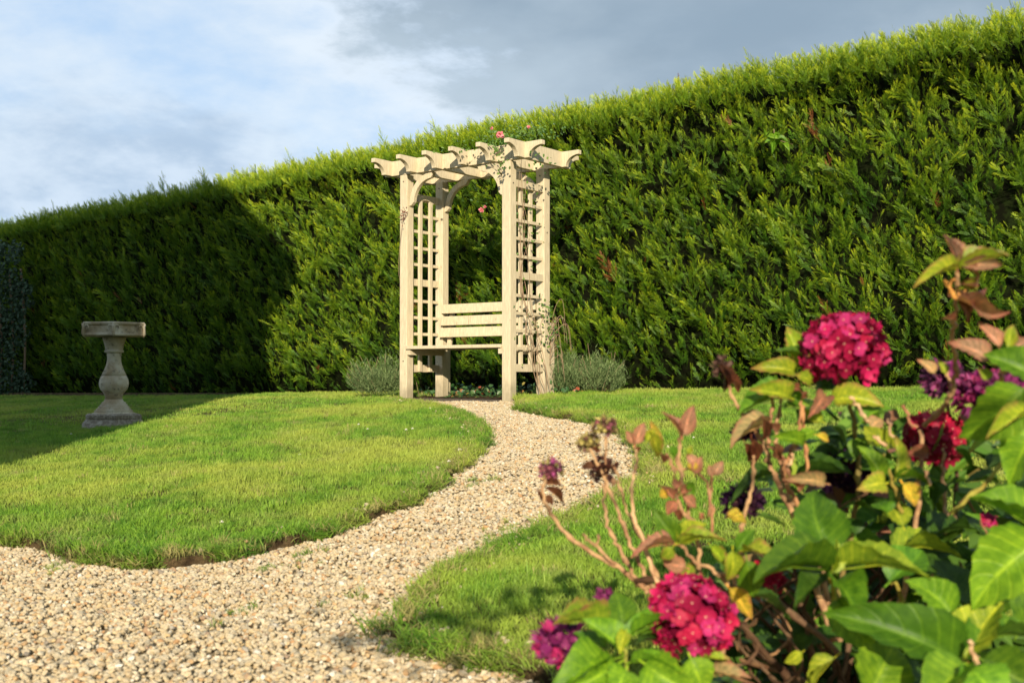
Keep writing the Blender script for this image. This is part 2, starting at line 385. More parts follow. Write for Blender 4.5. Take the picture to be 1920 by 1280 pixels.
def scatter_grass():
    GV = NEAR+FAR+EDGE; pos = []; rot = []; scl = []; var = []; tint = []
    for poly in (LEFT, RIGHT):
        lo = np.min(poly, 0); hi = np.max(poly, 0)
        for (y0, y1, dn, far) in ((1.6, 4.6, 1200, 0), (4.6, 6.2, 900, 0), (6.2, 9.5, 560, 0), (9.5, 14, 240, 1), (14, 23, 140, 1)):
            x0 = max(lo[0], -y1*.5-.6); x1 = min(hi[0], y1*.5+.6)
            n = int((x1-x0)*(y1-y0)*dn); P = np.c_[rng.uniform(x0, x1, n), rng.uniform(y0, y1, n)]
            P = P[vis(P)]; P = P[inside(poly, P)]; n = len(P)
            if n == 0: continue
            ed = edge_dist(poly, P); hn = np.array([noise.noise(Vector((a*1.7, c*1.7, 0))) for a, c in P]); hm = np.array([noise.noise(Vector((a*9, c*9, 5))) for a, c in P])
            s = .85+.35*hn+.25*hm; e = ed < .07; s[e] *= 1.0
            bare = (hm < -.62) & (ed < .02)
            P2 = P[~bare]; hm = hm[~bare]; s = s[~bare]; ed = ed[~bare]; n = len(P2)
            v = rng.integers(5, 9, n) if far else rng.integers(0, 5, n)
            v = np.where((ed < .06) & (not far), rng.integers(9, 13, n), v)
            pos.append(np.c_[P2, Ga(P2[:, 0], P2[:, 1])+.020]); r = rng.uniform(-.18, .18, (n, 3)); r[:, 2] = rng.uniform(0, 6.28, n); rot.append(r)
            cl = np.array([noise.noise(Vector((a*28, c*28, 3))) for a, c in P2]); sz = np.clip(s+.5*cl, .45, 1.7)*rng.uniform(.8, 1.15, n); scl.append(np.c_[np.ones(n), np.ones(n), sz]); var.append(v)
            tt_ = np.clip(.45+.45*hm+.35*cl+rng.uniform(-.35, .4, n), 0, .92); dry = (rng.random(n) < np.where(ed < .07, .10+.5*(hm > .15), .015)); tt_[dry] = .98; tint.append(tt_)
    # strands hanging over the cut edge, and little tufts in the gravel
    for e in (left_edge, right_edge):
        A = np.array(dens(e, .02, .03)); k = rng.integers(0, len(A), len(A)*7); P = A[k]+rng.normal(0, .022, (len(k), 2)); n = len(P)
        m_ = np.array([noise.noise(Vector((a*5, c*5, 2))) for a, c in P]) > -.22; P = P[m_]; n = len(P)
        pos.append(np.c_[P, Ga(P[:, 0], P[:, 1])+rng.uniform(-.015, .018, n)]); r = rng.uniform(-.5, .5, (n, 3)); rot.append(r)
        scl.append(np.c_[np.ones(n), np.ones(n), rng.uniform(.35, .95, n)]); var.append(rng.integers(9, 13, n)); tint.append(rng.choice([.1, .45, .8, .97], n, p=[.3, .3, .22, .18]))
    for (px, py, n) in ((540, 1062, 8), (470, 1150, 5), (930, 1010, 6), (660, 1120, 4), (975, 985, 8), (120, 1062, 12), (600, 1040, 8), (900, 905, 8)):
        gx, gy = on_ground(px, py); P = np.array([gx, gy])+rng.normal(0, .05, (n, 2))
        pos.append(np.c_[P, Ga(P[:, 0], P[:, 1])-.005]); rot.append(rng.uniform(-.5, .5, (n, 3))); s = rng.uniform(.3, .6, (n, 1)); scl.append(np.hstack([s, s, s])); var.append(rng.integers(9, 13, n)); tint.append(rng.random(n)*.7)
    P = np.vstack(pos)
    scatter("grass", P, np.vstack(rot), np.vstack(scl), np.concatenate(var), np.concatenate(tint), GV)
scatter_grass()

# ------------------------------------------------------------------ hedge
m_spray, t, b = new_mat("conifer_foliage", .5, .3)
ti = inst_tint(t); tp = t.nodes.new('ShaderNodeAttribute'); tp.attribute_name = 'tip'
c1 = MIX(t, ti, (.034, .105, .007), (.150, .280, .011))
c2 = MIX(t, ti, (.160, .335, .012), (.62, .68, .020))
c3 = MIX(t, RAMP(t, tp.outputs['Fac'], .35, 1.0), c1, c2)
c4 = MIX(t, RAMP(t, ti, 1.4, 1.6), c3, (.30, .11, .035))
t.links.new(c4, b.inputs[0])
tr = t.nodes.new('ShaderNodeBsdfTranslucent'); t.links.new(c4, tr.inputs[0]); ms = t.nodes.new('ShaderNodeMixShader'); ms.inputs[0].default_value = .2
t.links.new(b.outputs[0], ms.inputs[1]); t.links.new(tr.outputs[0], ms.inputs[2]); t.links.new(ms.outputs[0], t.nodes['Material Output'].inputs[0])
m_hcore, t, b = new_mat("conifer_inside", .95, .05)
p = world_pos(t); t.links.new(MIX(t, RAMP(t, NOISE(t, p, 18, 5), .4, .7), (.006, .007, .003), (.014, .024, .005)), b.inputs[0])  # nearly black: the shade of the gaps is put into this colour
def spray(raw=False, wide=.25):
    """a feathery conifer spray, unit length along +Z, flat in XZ"""
    m = MB(); tips = []
    nax = 15; bend = random.uniform(-.12, .12); curl = random.uniform(.05, .25)
    def axis(q): return Vector((bend*q*q, -curl*q*q, q))
    def leafy(a, c, w, t0, t1):
        d = (c-a); s = Vector((d.z, 0, -d.x)).normalized()*w/2; mdp = a+d*.45
        m.add([a-s*.4, a+s*.4, mdp+s, c, mdp-s], [(0, 1, 2, 3, 4)]); tips.extend([t0, t0, (t0+t1)/2, t1, (t0+t1)/2])
    leafy(axis(0), axis(.5), .022, 0, .4); leafy(axis(.45), axis(1.0), .024, .4, 1)
    for i in range(nax):
        q = .08+.86*i/nax; side = 1 if i % 2 else -1; L = wide*(math.sin(math.pi*min(1, q*.9+.18))+.2)*random.uniform(.6, 1.3)
        ang = math.radians(random.uniform(22, 40)); d = Vector((side*math.sin(ang), random.uniform(-.28, .28), math.cos(ang)))*L; a = axis(q)
        leafy(a, a+d, .021, q*.8, min(1, q*.6+.4))
        for k in range(5):
            r = .2+.7*k/5; sd = 1 if k % 2 else -1; a2 = a+d*r; an = ang+sd*math.radians(32)
            d2 = Vector((side*math.sin(an), random.uniform(-.3, .3), math.cos(an)))*L*.36*(1.15-r*.6)
            leafy(a2, a2+d2, .018, min(1, q*.7+.2), min(1, q*.5+.5))
    if raw: return m, tips
    o = variant("conifer_spray", m, m_spray); A = o.data.attributes.new('tip', 'FLOAT', 'POINT'); A.data.foreach_set('value', tips); return o
SPR = [spray() for _ in range(7)]
def plume():
    """a whole shoot: one leader with feathery sprays along it, unit length along +Z"""
    m = MB(); tips = []; cx, cy = random.uniform(-.25, .25), random.uniform(-.35, -.1)
    def ax(q): return Vector((cx*q*q, cy*q*(1-q)*2, q))
    n = random.randrange(13, 18)
    for i in range(n+2):
        q = .08+.86*i/n if i < n else .86+.10*(i-n); sd = 1 if i % 2 else -1
        ph = random.gauss(0, .55); an = math.radians(random.uniform(24, 44))*(1 if i < n else .25)
        d = (Vector((sd*math.cos(ph)*math.sin(an), math.sin(ph)*math.sin(an), math.cos(an)))).normalized()
        L = (.56-.26*q)*random.uniform(.65, 1.3); sm, st = spray(True, .19); tw = random.uniform(-1.2, 1.2)
        z = d; x = Vector((math.cos(tw), math.sin(tw), 0)); x = (x-z*x.dot(z)).normalized(); y = z.cross(x); o0 = ax(min(q, 1))
        m.add([o0+(x*v[0]+y*v[1]+z*v[2])*L for v in sm.v], sm.f); tips.extend([min(1, .15+.60*q*(.4+.6*t_)+.42*t_*t_) for t_ in st])
    b0 = len(m.v); m.tube([ax(0), ax(.5), ax(.92)], [.012, .008, .004], 4); tips.extend([0.0]*(len(m.v)-b0))
    o = variant("conifer_shoot", m, m_spray); A = o.data.attributes.new('tip', 'FLOAT', 'POINT'); A.data.foreach_set('value', tips); return o
SPR += [plume() for _ in range(6)]
HT = 3.17                                            # height of the clipped top
hedge = empty("hedge", (-2.6, 13.9, G(-2.6, 13.9)))
tag(hedge, "tall clipped conifer hedge of feathery sprays running along the back of the lawn", "hedge")
HM = hedge.matrix_basis.inverted()
def face_off(s, z, g):
    n = .11*noise.noise(Vector((s*1.1, z*1.3, 0)))+.06*noise.noise(Vector((s*3.1, z*3.3, 4)))
    h = z-g; under = -.22*max(0, 1-h/.42)**1.4
    top = -.16*max(0, (z-(HT-.2))/.22)**2
    return n+under+top-.04*h*.5
def hp(s, z, off): q = HA+HU*s+HN*off; return (q[0], q[1], z)
def gap(s, z): return noise.noise(Vector((s*4.2, z*4.6, 31)))+.55*noise.noise(Vector((s*10, z*11, 5)))
def build_hedge():
    S0, S1 = -3.5, 19.5; D = 1.5
    def top_z(s, q): return HT+.010*max(0, s-6)+.05*noise.noise(Vector((s*.9, q*2, 9)))+.03*noise.noise(Vector((s*2.7, q*4, 3)))
    # body
    m = MB(); ss = np.arange(S0, S1+.01, .18); rows = []
    for s in ss:
        q = HA+HU*s; g = G(*q); r = []
        for z in np.linspace(g-.05, HT-.26, 18): r.append(hp(s, z, face_off(s, z, g)-.20-.08*max(0, z-HT+.5)))
        r.append(hp(s, top_z(s, 0)-.10+.06*noise.noise(Vector((s*4, 0, 2))), -.29+.06*noise.noise(Vector((s*5, 3, 2)))))
        for d in (.35, .7, 1.1): r.append(hp(s, top_z(s, d)-.09, -d-.15))
        for z in (2.2, 1.2, g-.05): r.append(hp(s, z, -D+.1*noise.noise(Vector((s, z, 7)))))
        rows.append(r)
    k = len(rows[0]); m.v = [v for r in rows for v in r]
    m.f = [(i*k+j, (i+1)*k+j, (i+1)*k+j+1, i*k+j+1) for i in range(len(ss)-1) for j in range(k-1)]+[tuple(range(k)), tuple((len(ss)-1)*k+j for j in range(k))[::-1]]
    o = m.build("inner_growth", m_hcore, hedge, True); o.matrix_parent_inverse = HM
    pos = []; rot = []; scl = []; var = []; tint = []
    up = Vector((0, 0, 1)); Nn = Vector((HN[0], HN[1], 0)); U = Vector((HU[0], HU[1], 0))
    def put(P, base_n, leanout, size, tn, deep=0, pl=False):
        a = random.gauss(0, .55)
        # neighbours share a growing direction
        a += .75*noise.noise(Vector((P[0]*3.1, P[2]*3.1, P[1]*3.1+deep)))
        d = (up*math.cos(a)+U*math.sin(a)+base_n*leanout*random.uniform(.3, 1.7)).normalized()
        x = d.cross(base_n+U*random.gauss(0, .9 if not pl else .5)+up*.01).normalized(); y = d.cross(x)
        M = Matrix((x, y, d)).transposed(); e = M.to_euler()
        pos.append(P); rot.append(tuple(e)); s = size*random.uniform(.7, 1.3); scl.append((s*random.uniform(.7, 1.05), s, s)); var.append(random.randrange(7, 13) if pl else random.randrange(7)); tint.append(tn)
    # face
    n = 0
    for s in np.arange(-2.0, 19.0, .06):
        depthY = (HA+HU*s)[1]; step = .062 if depthY < 13 else .072
        g = G(*(HA+HU*s))
        for z in np.arange(g+.03, HT+.06, step):
            ss_ = s+random.uniform(-.04, .04); z_ = z+random.uniform(-.04, .04)
            cl = noise.noise(Vector((ss_*2.6, z_*2.6, 11)))+.6*noise.noise(Vector((ss_*7, z_*7, 2)))
            if gap(ss_, z_) < -.32 and z_ < HT-.12 and random.random() < .9: continue
            h = z_-g
            if h < .22 and random.random() < .45: continue
            off = face_off(ss_, z_, g)+random.uniform(-.19, -.03)+.10*cl
            tn = .16+.35*cl+random.uniform(-.22, .22)+.9*max(0, (z_-(HT-.75))/.75)**1.3-(.10 if h < .6 else 0)  # tint rises to the top: new growth, plus the sunlit edge put into colour
            tn = min(max(tn, 0), 1)
            if random.random() < .0025: tn = 2
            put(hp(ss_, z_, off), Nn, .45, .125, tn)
            n += 1
    # shoots
    for s in np.arange(-2.0, 19.0, .078):
        g = G(*(HA+HU*s))
        for z in np.arange(g+.02, HT-.02, .080):
            s_ = s+random.uniform(-.07, .07); z_ = z+random.uniform(-.07, .07); h = z_-g
            cl = noise.noise(Vector((s_*1.9, z_*1.9, 21)))+.5*noise.noise(Vector((s_*5, z_*5, 12)))
            if gap(s_, z_) < -.28 and z_ < HT-.15 and random.random() < .9: continue
            tn = .50+.45*cl+random.uniform(-.34, .34)+.75*max(0, (z_-(HT-.8))/.8)**1.2-.18*max(0, 1-h/.9)  # same rise: young tips and the lit top held in the tint
            if h < .22 and random.random() < .5: continue
            if z_ > HT-.12: z_ -= .08
            tn = min(max(tn, 0), 1)
            if random.random() < .006: tn = 2
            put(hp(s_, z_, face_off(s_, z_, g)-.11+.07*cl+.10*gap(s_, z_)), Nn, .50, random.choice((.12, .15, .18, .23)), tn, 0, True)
    # longer shoots standing proud
    for _ in range(110):
        s = random.uniform(0, 19); g = G(*(HA+HU*s)); z = random.uniform(g+.4, HT-.45)
        put(hp(s, z, face_off(s, z, g)-.05), Nn, .75, random.uniform(.22, .34), random.uniform(.6, 1), 5, True)
    # the crown of the clipped face, packed close; sunlit top also put into tint
    for row, (q, dz) in enumerate(((-.16, .30), (-.13, .25), (-.09, .22), (-.05, .21), (-.02, .20), (.05, .17), (.13, .15), (.22, .14), (.33, .13), (.46, .13))):
        for s in np.arange(-2.0, 19.0, .040+.003*row):
            s_ = s+random.uniform(-.03, .03); put(hp(s_, top_z(s_, q)-dz+random.uniform(-.03, .015), -q-.06+random.uniform(-.04, .04)), Nn, .30, random.choice((.11, .13, .15)), random.uniform(.7, 1.0), 3, True)
    # top, its sunlit brightness also put into the tint
    for s in np.arange(-2.0, 19.0, .05):
        for q in np.arange(-.12, 1.25, .06 if s > 6 else .085):
            s_ = s+random.uniform(-.04, .04); q_ = q+random.uniform(-.03, .03)
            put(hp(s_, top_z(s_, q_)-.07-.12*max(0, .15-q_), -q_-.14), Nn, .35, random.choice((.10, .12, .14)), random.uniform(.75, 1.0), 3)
    for _ in range(900):
        s = random.uniform(-2, 19); q = random.uniform(0, .9); put(hp(s, top_z(s, q)-.09, -q-.12), Nn, .35, random.uniform(.10, .14), random.uniform(.7, 1), 3, True)
    o = scatter("foliage", pos, rot, scl, var, tint, SPR, hedge); o.matrix_parent_inverse = HM
    print("hedge sprays", len(pos))
build_hedge()

# ------------------------------------------------------------------ arbour
TH = math.radians(37); OA = Vector((-.977, 10.19, 0)); AZ = .45
AM = Matrix(((math.cos(TH), math.sin(TH), 0), (-math.sin(TH), math.cos(TH), 0), (0, 0, 1)))
m_wood, t, b = new_mat("cream_paint", .6, .35)
p = obj_pos(t); mpn = t.nodes.new('ShaderNodeMapping'); mpn.inputs['Scale'].default_value = (14, 14, 1.6); t.links.new(p, mpn.inputs[0])
gr = NOISE(t, mpn.outputs[0], 7, 5, .6, .3); big = NOISE(t, p, 5, 4)
c = MIX(t, RAMP(t, gr, .30, .75), (.555, .47, .315), (.725, .63, .435))
c = MIX(t, MA(t, 'MULTIPLY', RAMP(t, big, .56, .78), .5), c, (.50, .47, .33))
spk = RAMP(t, NOISE(t, p, 26, 2), .74, .80)
c = MIX(t, MA(t, 'MULTIPLY', spk, .55), c, (.25, .19, .12))
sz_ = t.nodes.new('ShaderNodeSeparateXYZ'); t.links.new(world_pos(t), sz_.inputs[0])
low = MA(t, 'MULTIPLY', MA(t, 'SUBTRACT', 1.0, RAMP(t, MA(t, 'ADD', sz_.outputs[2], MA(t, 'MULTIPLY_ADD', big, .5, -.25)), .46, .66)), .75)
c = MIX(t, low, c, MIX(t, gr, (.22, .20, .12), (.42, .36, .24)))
crk = RAMP(t, MA(t, 'ABSOLUTE', MA(t, 'SUBTRACT', NOISE(t, mpn.outputs[0], 1.3, 2), .5)), .0, .006); c = MIX(t, MA(t, 'MULTIPLY', MA(t, 'SUBTRACT', 1.0, crk), RAMP(t, big, .5, .6)), c, (.30, .24, .15))
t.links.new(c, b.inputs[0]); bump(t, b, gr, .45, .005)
arb = empty("garden_arbour", (OA.x, OA.y, AZ), -TH)
tag(arb, "cream painted wooden arbour with lattice sides and slatted seat at the end of the path", "arbour")
# local frame: x along the front, y to the rear, z up from the base
PW = .085; W = 1.12; DR = .474
def apart(name, mb, bevel=.003, lab=None):
    o = mb.build(name, m_wood, arb, bevel=bevel)
    if lab: o['label'] = lab
    return o
for (x, y) in ((0, 0), (W, 0), (0, DR), (W, DR)):
    m = MB(); m.box(x, x+PW, y, y+PW, -.05, 1.96); apart("post", m, .005)
for x in (.004, W+.036):
    m = MB(); m.box(x, x+.045, DR+PW+.001, DR+PW+.071, -.03, .66); apart("back_leg", m)
BT, BB = 2.09, 1.961
def end_profile(L, tipz=.036, run=.13):
    """outline (u along, z) of a beam from 0 to L with a scalloped underside at both ends"""
    H = BT-BB; pts = [(0, BT), (L, BT), (L, BT-tipz)]
    arc = []
    for i in range(11):
        a = math.pi/2*i/10; arc.append((run*math.sin(a)*1.0, (H-tipz)*(1-math.cos(a))))
    right = [(L-u, BT-tipz-v) for u, v in arc[1:]]
    left = [(u, BT-tipz-v) for u, v in arc[1:]][::-1]
    return pts+right+left+[(0, BT-tipz)]
BLx0, BLx1 = -.096-.045-.168, 1.351+.168
for y in (0.0, .524):
    m = MB(); m.prism(end_profile(BLx1-BLx0), lambda u, z, q: (BLx0+u, q, z), y, y+.045)
    apart("beam", m)
for k in range(6):
    xr = -.096+.2894*k; m = MB(); L = .215*2+.524+.045
    zt = .0015 if k < 6 else 0
    m.prism(end_profile(L), lambda u, z, q: (q, -.215+u, z+.0015), xr-.045, xr); apart("rafter", m)
def bracket(x, sgn, y):
    R = .255; wd = .052; m = MB(); outer = []; inner = []
    for i in range(13):
        a = math.pi/2*i/12; bul = .012*math.sin(2*a)
        inner.append((R-(R-wd)*math.cos(a)*1.0+0-bul*0, -R+(R-wd)*math.sin(a)))
        outer.append((R-(R-.002)*math.cos(a), -R+(R-.002)*math.sin(a)))
    poly = [(0, -R-.02), (wd*.55, -R-.012), (wd, -R+.012)]+inner[1:-1]+[(R-.012, -wd), (R+.012, -wd*.55), (R+.02, 0)]+outer[::-1][1:-1]
    m.prism(poly, lambda u, z, q: (x+sgn*u, q, BB-.002+z), y, y+.04); apart("bracket", m)
for y in (.022, DR+.022): bracket(PW+.001, 1, y); bracket(W-.001, -1, y)
# lattice sides
rails = [(1.785, .06), (1.624, .026), (1.484, .026), (1.337, .026), (1.191, .026), (1.033, .06), (.870, .026), (.724, .026), (.580, .026), (.437, .026), (.277, .064)]
for side in (0, 1):
    xr = .018 if side == 0 else W+.045; xv = .0405 if side == 0 else W+.0225
    for z, h in rails:
        m = MB(); ee = .012 if h > .05 else 0
        m.box(xr-(ee if side == 0 else 0), xr+.022+(ee if side else 0), PW+.001, DR-.001, z-h/2, z+h/2); apart("rail", m, .002)
    for y in (.209, .345):
        m = MB(); m.box(xv, xv+.022, y-.019, y+.019, .248, 1.765); apart("lattice_upright", m, .002)
    m = MB(); top = []; n = 12
    for i in range(n+1):
        q = i/n; top.append((.175+.204*q, 1.752+.052*math.sin(math.pi*q)**.7))
    low = [(.36, 1.742), (.36-.02, 1.757), (.277, 1.768), (.194+.02, 1.757), (.194, 1.742)]
    m.prism(top+[(.379, 1.742)]+low+[(.175, 1.742)], lambda u, z, q: (q, u, z), xv-.0015, xv+.0235); apart("lattice_crest", m, .002)
# seat and back
for k in range(4):
    y0 = -.02+k*.122; m = MB(); m.box(PW+.002, W-.002, y0, y0+.112, .442, .470); apart("seat_slat", m, .004)
for x in (PW+.003, W-.040):
    m = MB(); m.box(x, x+.036, .0, DR-.003, .392, .441); apart("seat_bearer", m)
for k, (z0, z1, y0) in enumerate(((.555, .640, .438), (.660, .742, .452), (.768, .850, .466))):
    m = MB(); Mx = Matrix.Translation((0, y0, z0)) @ Matrix.Rotation(-.10, 4, 'X')
    m.box(PW+.002, W-.002, -.012, .012, 0, z1-z0, Mx); apart("backrest_slat", m, .004)
for x in (.14, W-.09):
    m = MB(); Mx = Matrix.Translation((0, .452, .45)) @ Matrix.Rotation(-.13, 4, 'X'); m.box(x, x+.04, .012, .04, 0, .40, Mx); apart("backrest_batten", m)
m_bolt, t, b = new_mat("dull_bolt", .6, .4); b.inputs[0].default_value = (.10, .085, .07, 1)
def bolt(x, y, z, ax):
    m = MB(); a = Vector((x, y, z)); m.tube([a, a+Vector(ax)*.004], .006, 10); m.build("bolt", m_bolt, arb)
for k in range(6):
    for y in (.022, .546): bolt(-.096+.2894*k+.0005, y, 2.03, (1, 0, 0))
for (x, y, z) in ((.042, -.0, 1.90), (W+.042, 0, 1.90), (.042, DR, 1.90), (W+.042, DR, 1.90), (W+.042, DR, .9), (.045, 0, .34)): bolt(x, y-.0005, z, (0, -1, 0))
for (x, y, z) in ((W+PW, DR+.04, 1.42), (PW, DR+.042, 1.9), (PW, .04, .457), (W+PW, .04, 1.78)): bolt(x+.0005, y, z, (1, 0, 0))
def awp(x, y, z):
    q = AM @ Vector((x, y, 0)); return Vector((OA.x+q.x, OA.y+q.y, AZ+z))
# threshold board
m_dark, t, b = new_mat("weathered_board", .9, .1)
p = obj_pos(t); t.links.new(MIX(t, NOISE(t, p, 30, 4), (.05, .042, .035), (.13, .11, .09)), b.inputs[0])
thr = empty("edging_board", tuple(awp(.08, -.06, 0)), -TH); tag(thr, "dark weathered edging board lying between the feet of the front posts of the arbour", "edging board")
m = MB(); m.box(.015, 1.03, 0, .05, -.05, .022); m.build("board", m_dark, thr, bevel=.003)

# ------------------------------------------------------------------ bird bath
m_bath, t, b = new_mat("weathered_stone", .95, .1)
p = obj_pos(t); c = MIX(t, RAMP(t, NOISE(t, p, 6, 5), .35, .65), (.38, .30, .19), (.62, .58, .46))
c = MIX(t, MA(t, 'MULTIPLY', RAMP(t, NOISE(t, p, 22, 5, .7), .52, .68), .7), c, (.12, .11, .08))
c = MIX(t, MA(t, 'MULTIPLY', RAMP(t, NOISE(t, p, 13, 4), .62, .72), .6), c, (.55, .52, .44))
t.links.new(c, b.inputs[0]); bump(t, b, NOISE(t, p, 70, 5, .7), .8, .008)
m_bbase, t, b = new_mat("lichened_stone", .95, .1)
p = obj_pos(t); c = MIX(t, RAMP(t, NOISE(t, p, 40, 5, .7), .42, .6), (.20, .17, .13), (.34, .31, .25))
c = MIX(t, MA(t, 'MULTIPLY', RAMP(t, NOISE(t, p, 40, 4), .60, .7), .5), c, (.46, .43, .37)); t.links.new(c, b.inputs[0])
bump(t, b, NOISE(t, p, 80, 5, .7), .9, .008)
bx, by = (214-960)/F*9.43, 9.43; SC = 9.43/F
bz = G(bx, by)+.02
bath = empty("bird_bath", (bx, by, bz)); tag(bath, "weathered stone bird bath with hexagonal bowl on a baluster pedestal standing in the shaded lawn", "bird bath")
yb = CZ+(HORIZON-803)*SC-bz
def zof(py): return CZ+(HORIZON-py)*SC-bz
def ringhex(R, z, rot, pull=0.0, seg=60):
    vs = []
    for k in range(seg):
        a = 2*math.pi*k/seg; aa = (a % (math.pi/3))-math.pi/6; r = R*math.cos(math.pi/6)/math.cos(aa)
        r *= 1-pull*math.cos(aa*3)**2
        vs.append((r*math.cos(a+rot), r*math.sin(a+rot), z))
    return vs
def loft(mb, rings):
    s = len(rings[0]); vs = [v for r in rings for v in r]
    fs = [(i*s+k, i*s+(k+1) % s, (i+1)*s+(k+1) % s, (i+1)*s+k) for i in range(len(rings)-1) for k in range(s)]
    fs += [tuple(range(s))[::-1], tuple((len(rings)-1)*s+k for k in range(s))]; mb.add(vs, fs)
R0 = 63*SC; zt = zof(605); zb = zof(631)
m = MB(); ro = -math.pi/2+.326-.03
loft(m, [ringhex(R0*.55, zb+.004, ro), ringhex(R0*.93, zb, ro, .015), ringhex(R0*.965, zb+.008, ro, .015), ringhex(R0*.965, zb+.018, ro, .015), ringhex(R0*.93, zb+.024, ro, .02), ringhex(R0*.935, zt-.03, ro, .02),
         ringhex(R0*.985, zt-.020, ro, .015), ringhex(R0*1.0, zt-.008, ro, .015), ringhex(R0*.985, zt, ro, .015), ringhex(R0*.86, zt-.002, ro), ringhex(R0*.80, zt-.02, ro), ringhex(R0*.5, zt-.055, ro), ringhex(R0*.1, zt-.06, ro)])
bowl = m.build("bowl", m_bath, bath, bevel=0)
for k in range(6):
    a = ro+k*math.pi/3; m = MB(); c0 = Vector((math.cos(a), math.sin(a), 0)); s0 = Vector((-math.sin(a), math.cos(a), 0)); q = []
    for sg in (-1, 1):
        pts = []
        for i in range(15):
            u = i/14; an = u*4.6; rr = .026*(1-.6*u); ctr = c0*(R0*.955)+s0*sg*.012
            along = -rr*math.cos(an)+.030; zz_ = rr*math.sin(an)
            p0 = c0*(R0*.965-along*.45)+s0*sg*(along*.9)+Vector((0, 0, (zt+zb)/2+.006+zz_*1.15)); pts.append(p0)
        m.tube(pts, [.0075*(1-.5*i/14) for i in range(15)], 6)
    m.tube([c0*(R0*.955)+Vector((0, 0, zb-.006)), c0*(R0*.985)+Vector((0, 0, zb+.02)), c0*(R0*.975)+Vector((0, 0, zt-.04)), c0*(R0*1.0)+Vector((0, 0, zt-.012))], [.006, .013, .011, .009], 7)
    m.build("scroll", m_bath, bowl, True)
prof = [(748, 15.5), (742, 15.5), (740, 17.2), (738, 17), (736, 19), (730, 23), (724, 25.6), (718, 26.2), (711, 25.2), (704.6, 22.9), (704.3, 21.6), (703.7, 21.6), (703.3, 22.5), (694, 18), (684, 14.2), (676, 12.7), (668, 12.5), (667, 13.1), (665.5, 13.2), (664, 12.9), (661.5, 13.5), (660.5, 17), (658.5, 17.8), (656.8, 16.8), (655.5, 15.6), (653, 16.2), (648, 17.0), (641, 19.2), (636, 21), (631.2, 21.5)]
def flute(a, z):
    py = HORIZON-(z+bz-CZ)/SC
    if 705 < py < 736: return 1+.085*(abs(math.sin(8*a+(py-705)*.06))-.6)*min(1, (736-py)/6)*min(1, (py-705)/2)
    return 1
m = MB(); m.lathe([(r*SC, zof(y)) for y, r in prof], 84, flute); m.build("pedestal", m_bath, bath, True)
m = MB(); m.lathe([(r*SC, zof(y)) for y, r in [(776, 39), (773.5, 38.5), (772.5, 34), (770.5, 34.5), (769, 35), (768, 31), (765.5, 31.5), (764.5, 27.5), (761.5, 28), (760.5, 24.5), (757.5, 25), (756.5, 21.5), (754, 22), (752.5, 18), (747.8, 16)]], 48); m.build("collar", m_bath, bath, True)
m = MB(); rb = ro+.12
loft(m, [ringhex(68*SC, zof(808), rb), ringhex(67*SC, zof(802), rb), ringhex(60*SC, zof(792), rb, .02), ringhex(54*SC, zof(785), rb, .04), ringhex(55*SC, zof(782), rb, .03), ringhex(55*SC, zof(777.5), rb, .03), ringhex(50*SC, zof(775), rb, .03), ringhex(36*SC, zof(774), rb)])
m.build("plinth", m_bbase, bath)

# ------------------------------------------------------------------ leaf meshes
def leaf_mesh(name, W=.62, fold=.25, curl=.25, twist=0.0, serr=.055, ny=13, nx=8, corr=.024, wav=.02):
    m = MB(); uv = []
    ph = random.uniform(0, 6)
    for j in range(ny+1):
        tt = j/ny; half = .5*W*(math.sin(math.pi*tt**.78)**.85)*(1+0*tt) if 0 < tt < 1 else 0.004
        for i in range(nx+1):
            u = -1+2*i/nx; e = 1+(serr*(1 if j % 2 else -1) if abs(u) == 1 else 0); x = u*half*e
            z = abs(u)*half*fold*2-curl*tt*tt+corr*math.sin((tt-.3*abs(u))*2*math.pi*7)*abs(u)*(1 if 0 < tt < 1 else 0)+wav*math.sin(tt*9+ph+u*1.3)*abs(u)
            an = twist*(tt-.3); x2 = x*math.cos(an)-z*math.sin(an); z2 = x*math.sin(an)+z*math.cos(an)
            m.v.append((x2, tt*(1-.12*curl), z2)); uv.append((u*.5+.5, tt))
    k = nx+1
    m.f = [(j*k+i, j*k+i+1, (j+1)*k+i+1, (j+1)*k+i) for j in range(ny) for i in range(nx)]
    base = len(m.v); w_ = .018
    for (yy, zz_) in ((-.16, .01), (.02, 0), (.5, -curl*.25-.006), (.85, -curl*.72-.002)):
        ww = w_*(1 if yy < .1 else .6 if yy < .6 else .25)
        m.v += [(-ww, yy*(1-.12*curl) if yy > 0 else yy, zz_+.004), (0, yy*(1-.12*curl) if yy > 0 else yy, zz_-ww*1.1), (ww, yy*(1-.12*curl) if yy > 0 else yy, zz_+.004)]; uv += [(.5, .5)]*3
    for q in range(3):
        for s in range(3):
            m.f.append((base+q*3+s, base+q*3+(s+1) % 3, base+(q+1)*3+(s+1) % 3, base+(q+1)*3+s))
    me = m.mesh(name, None, True); L = me.uv_layers.new(name="UVMap")
    for lp in me.loops: L.data[lp.index].uv = uv[lp.vertex_index]
    return me
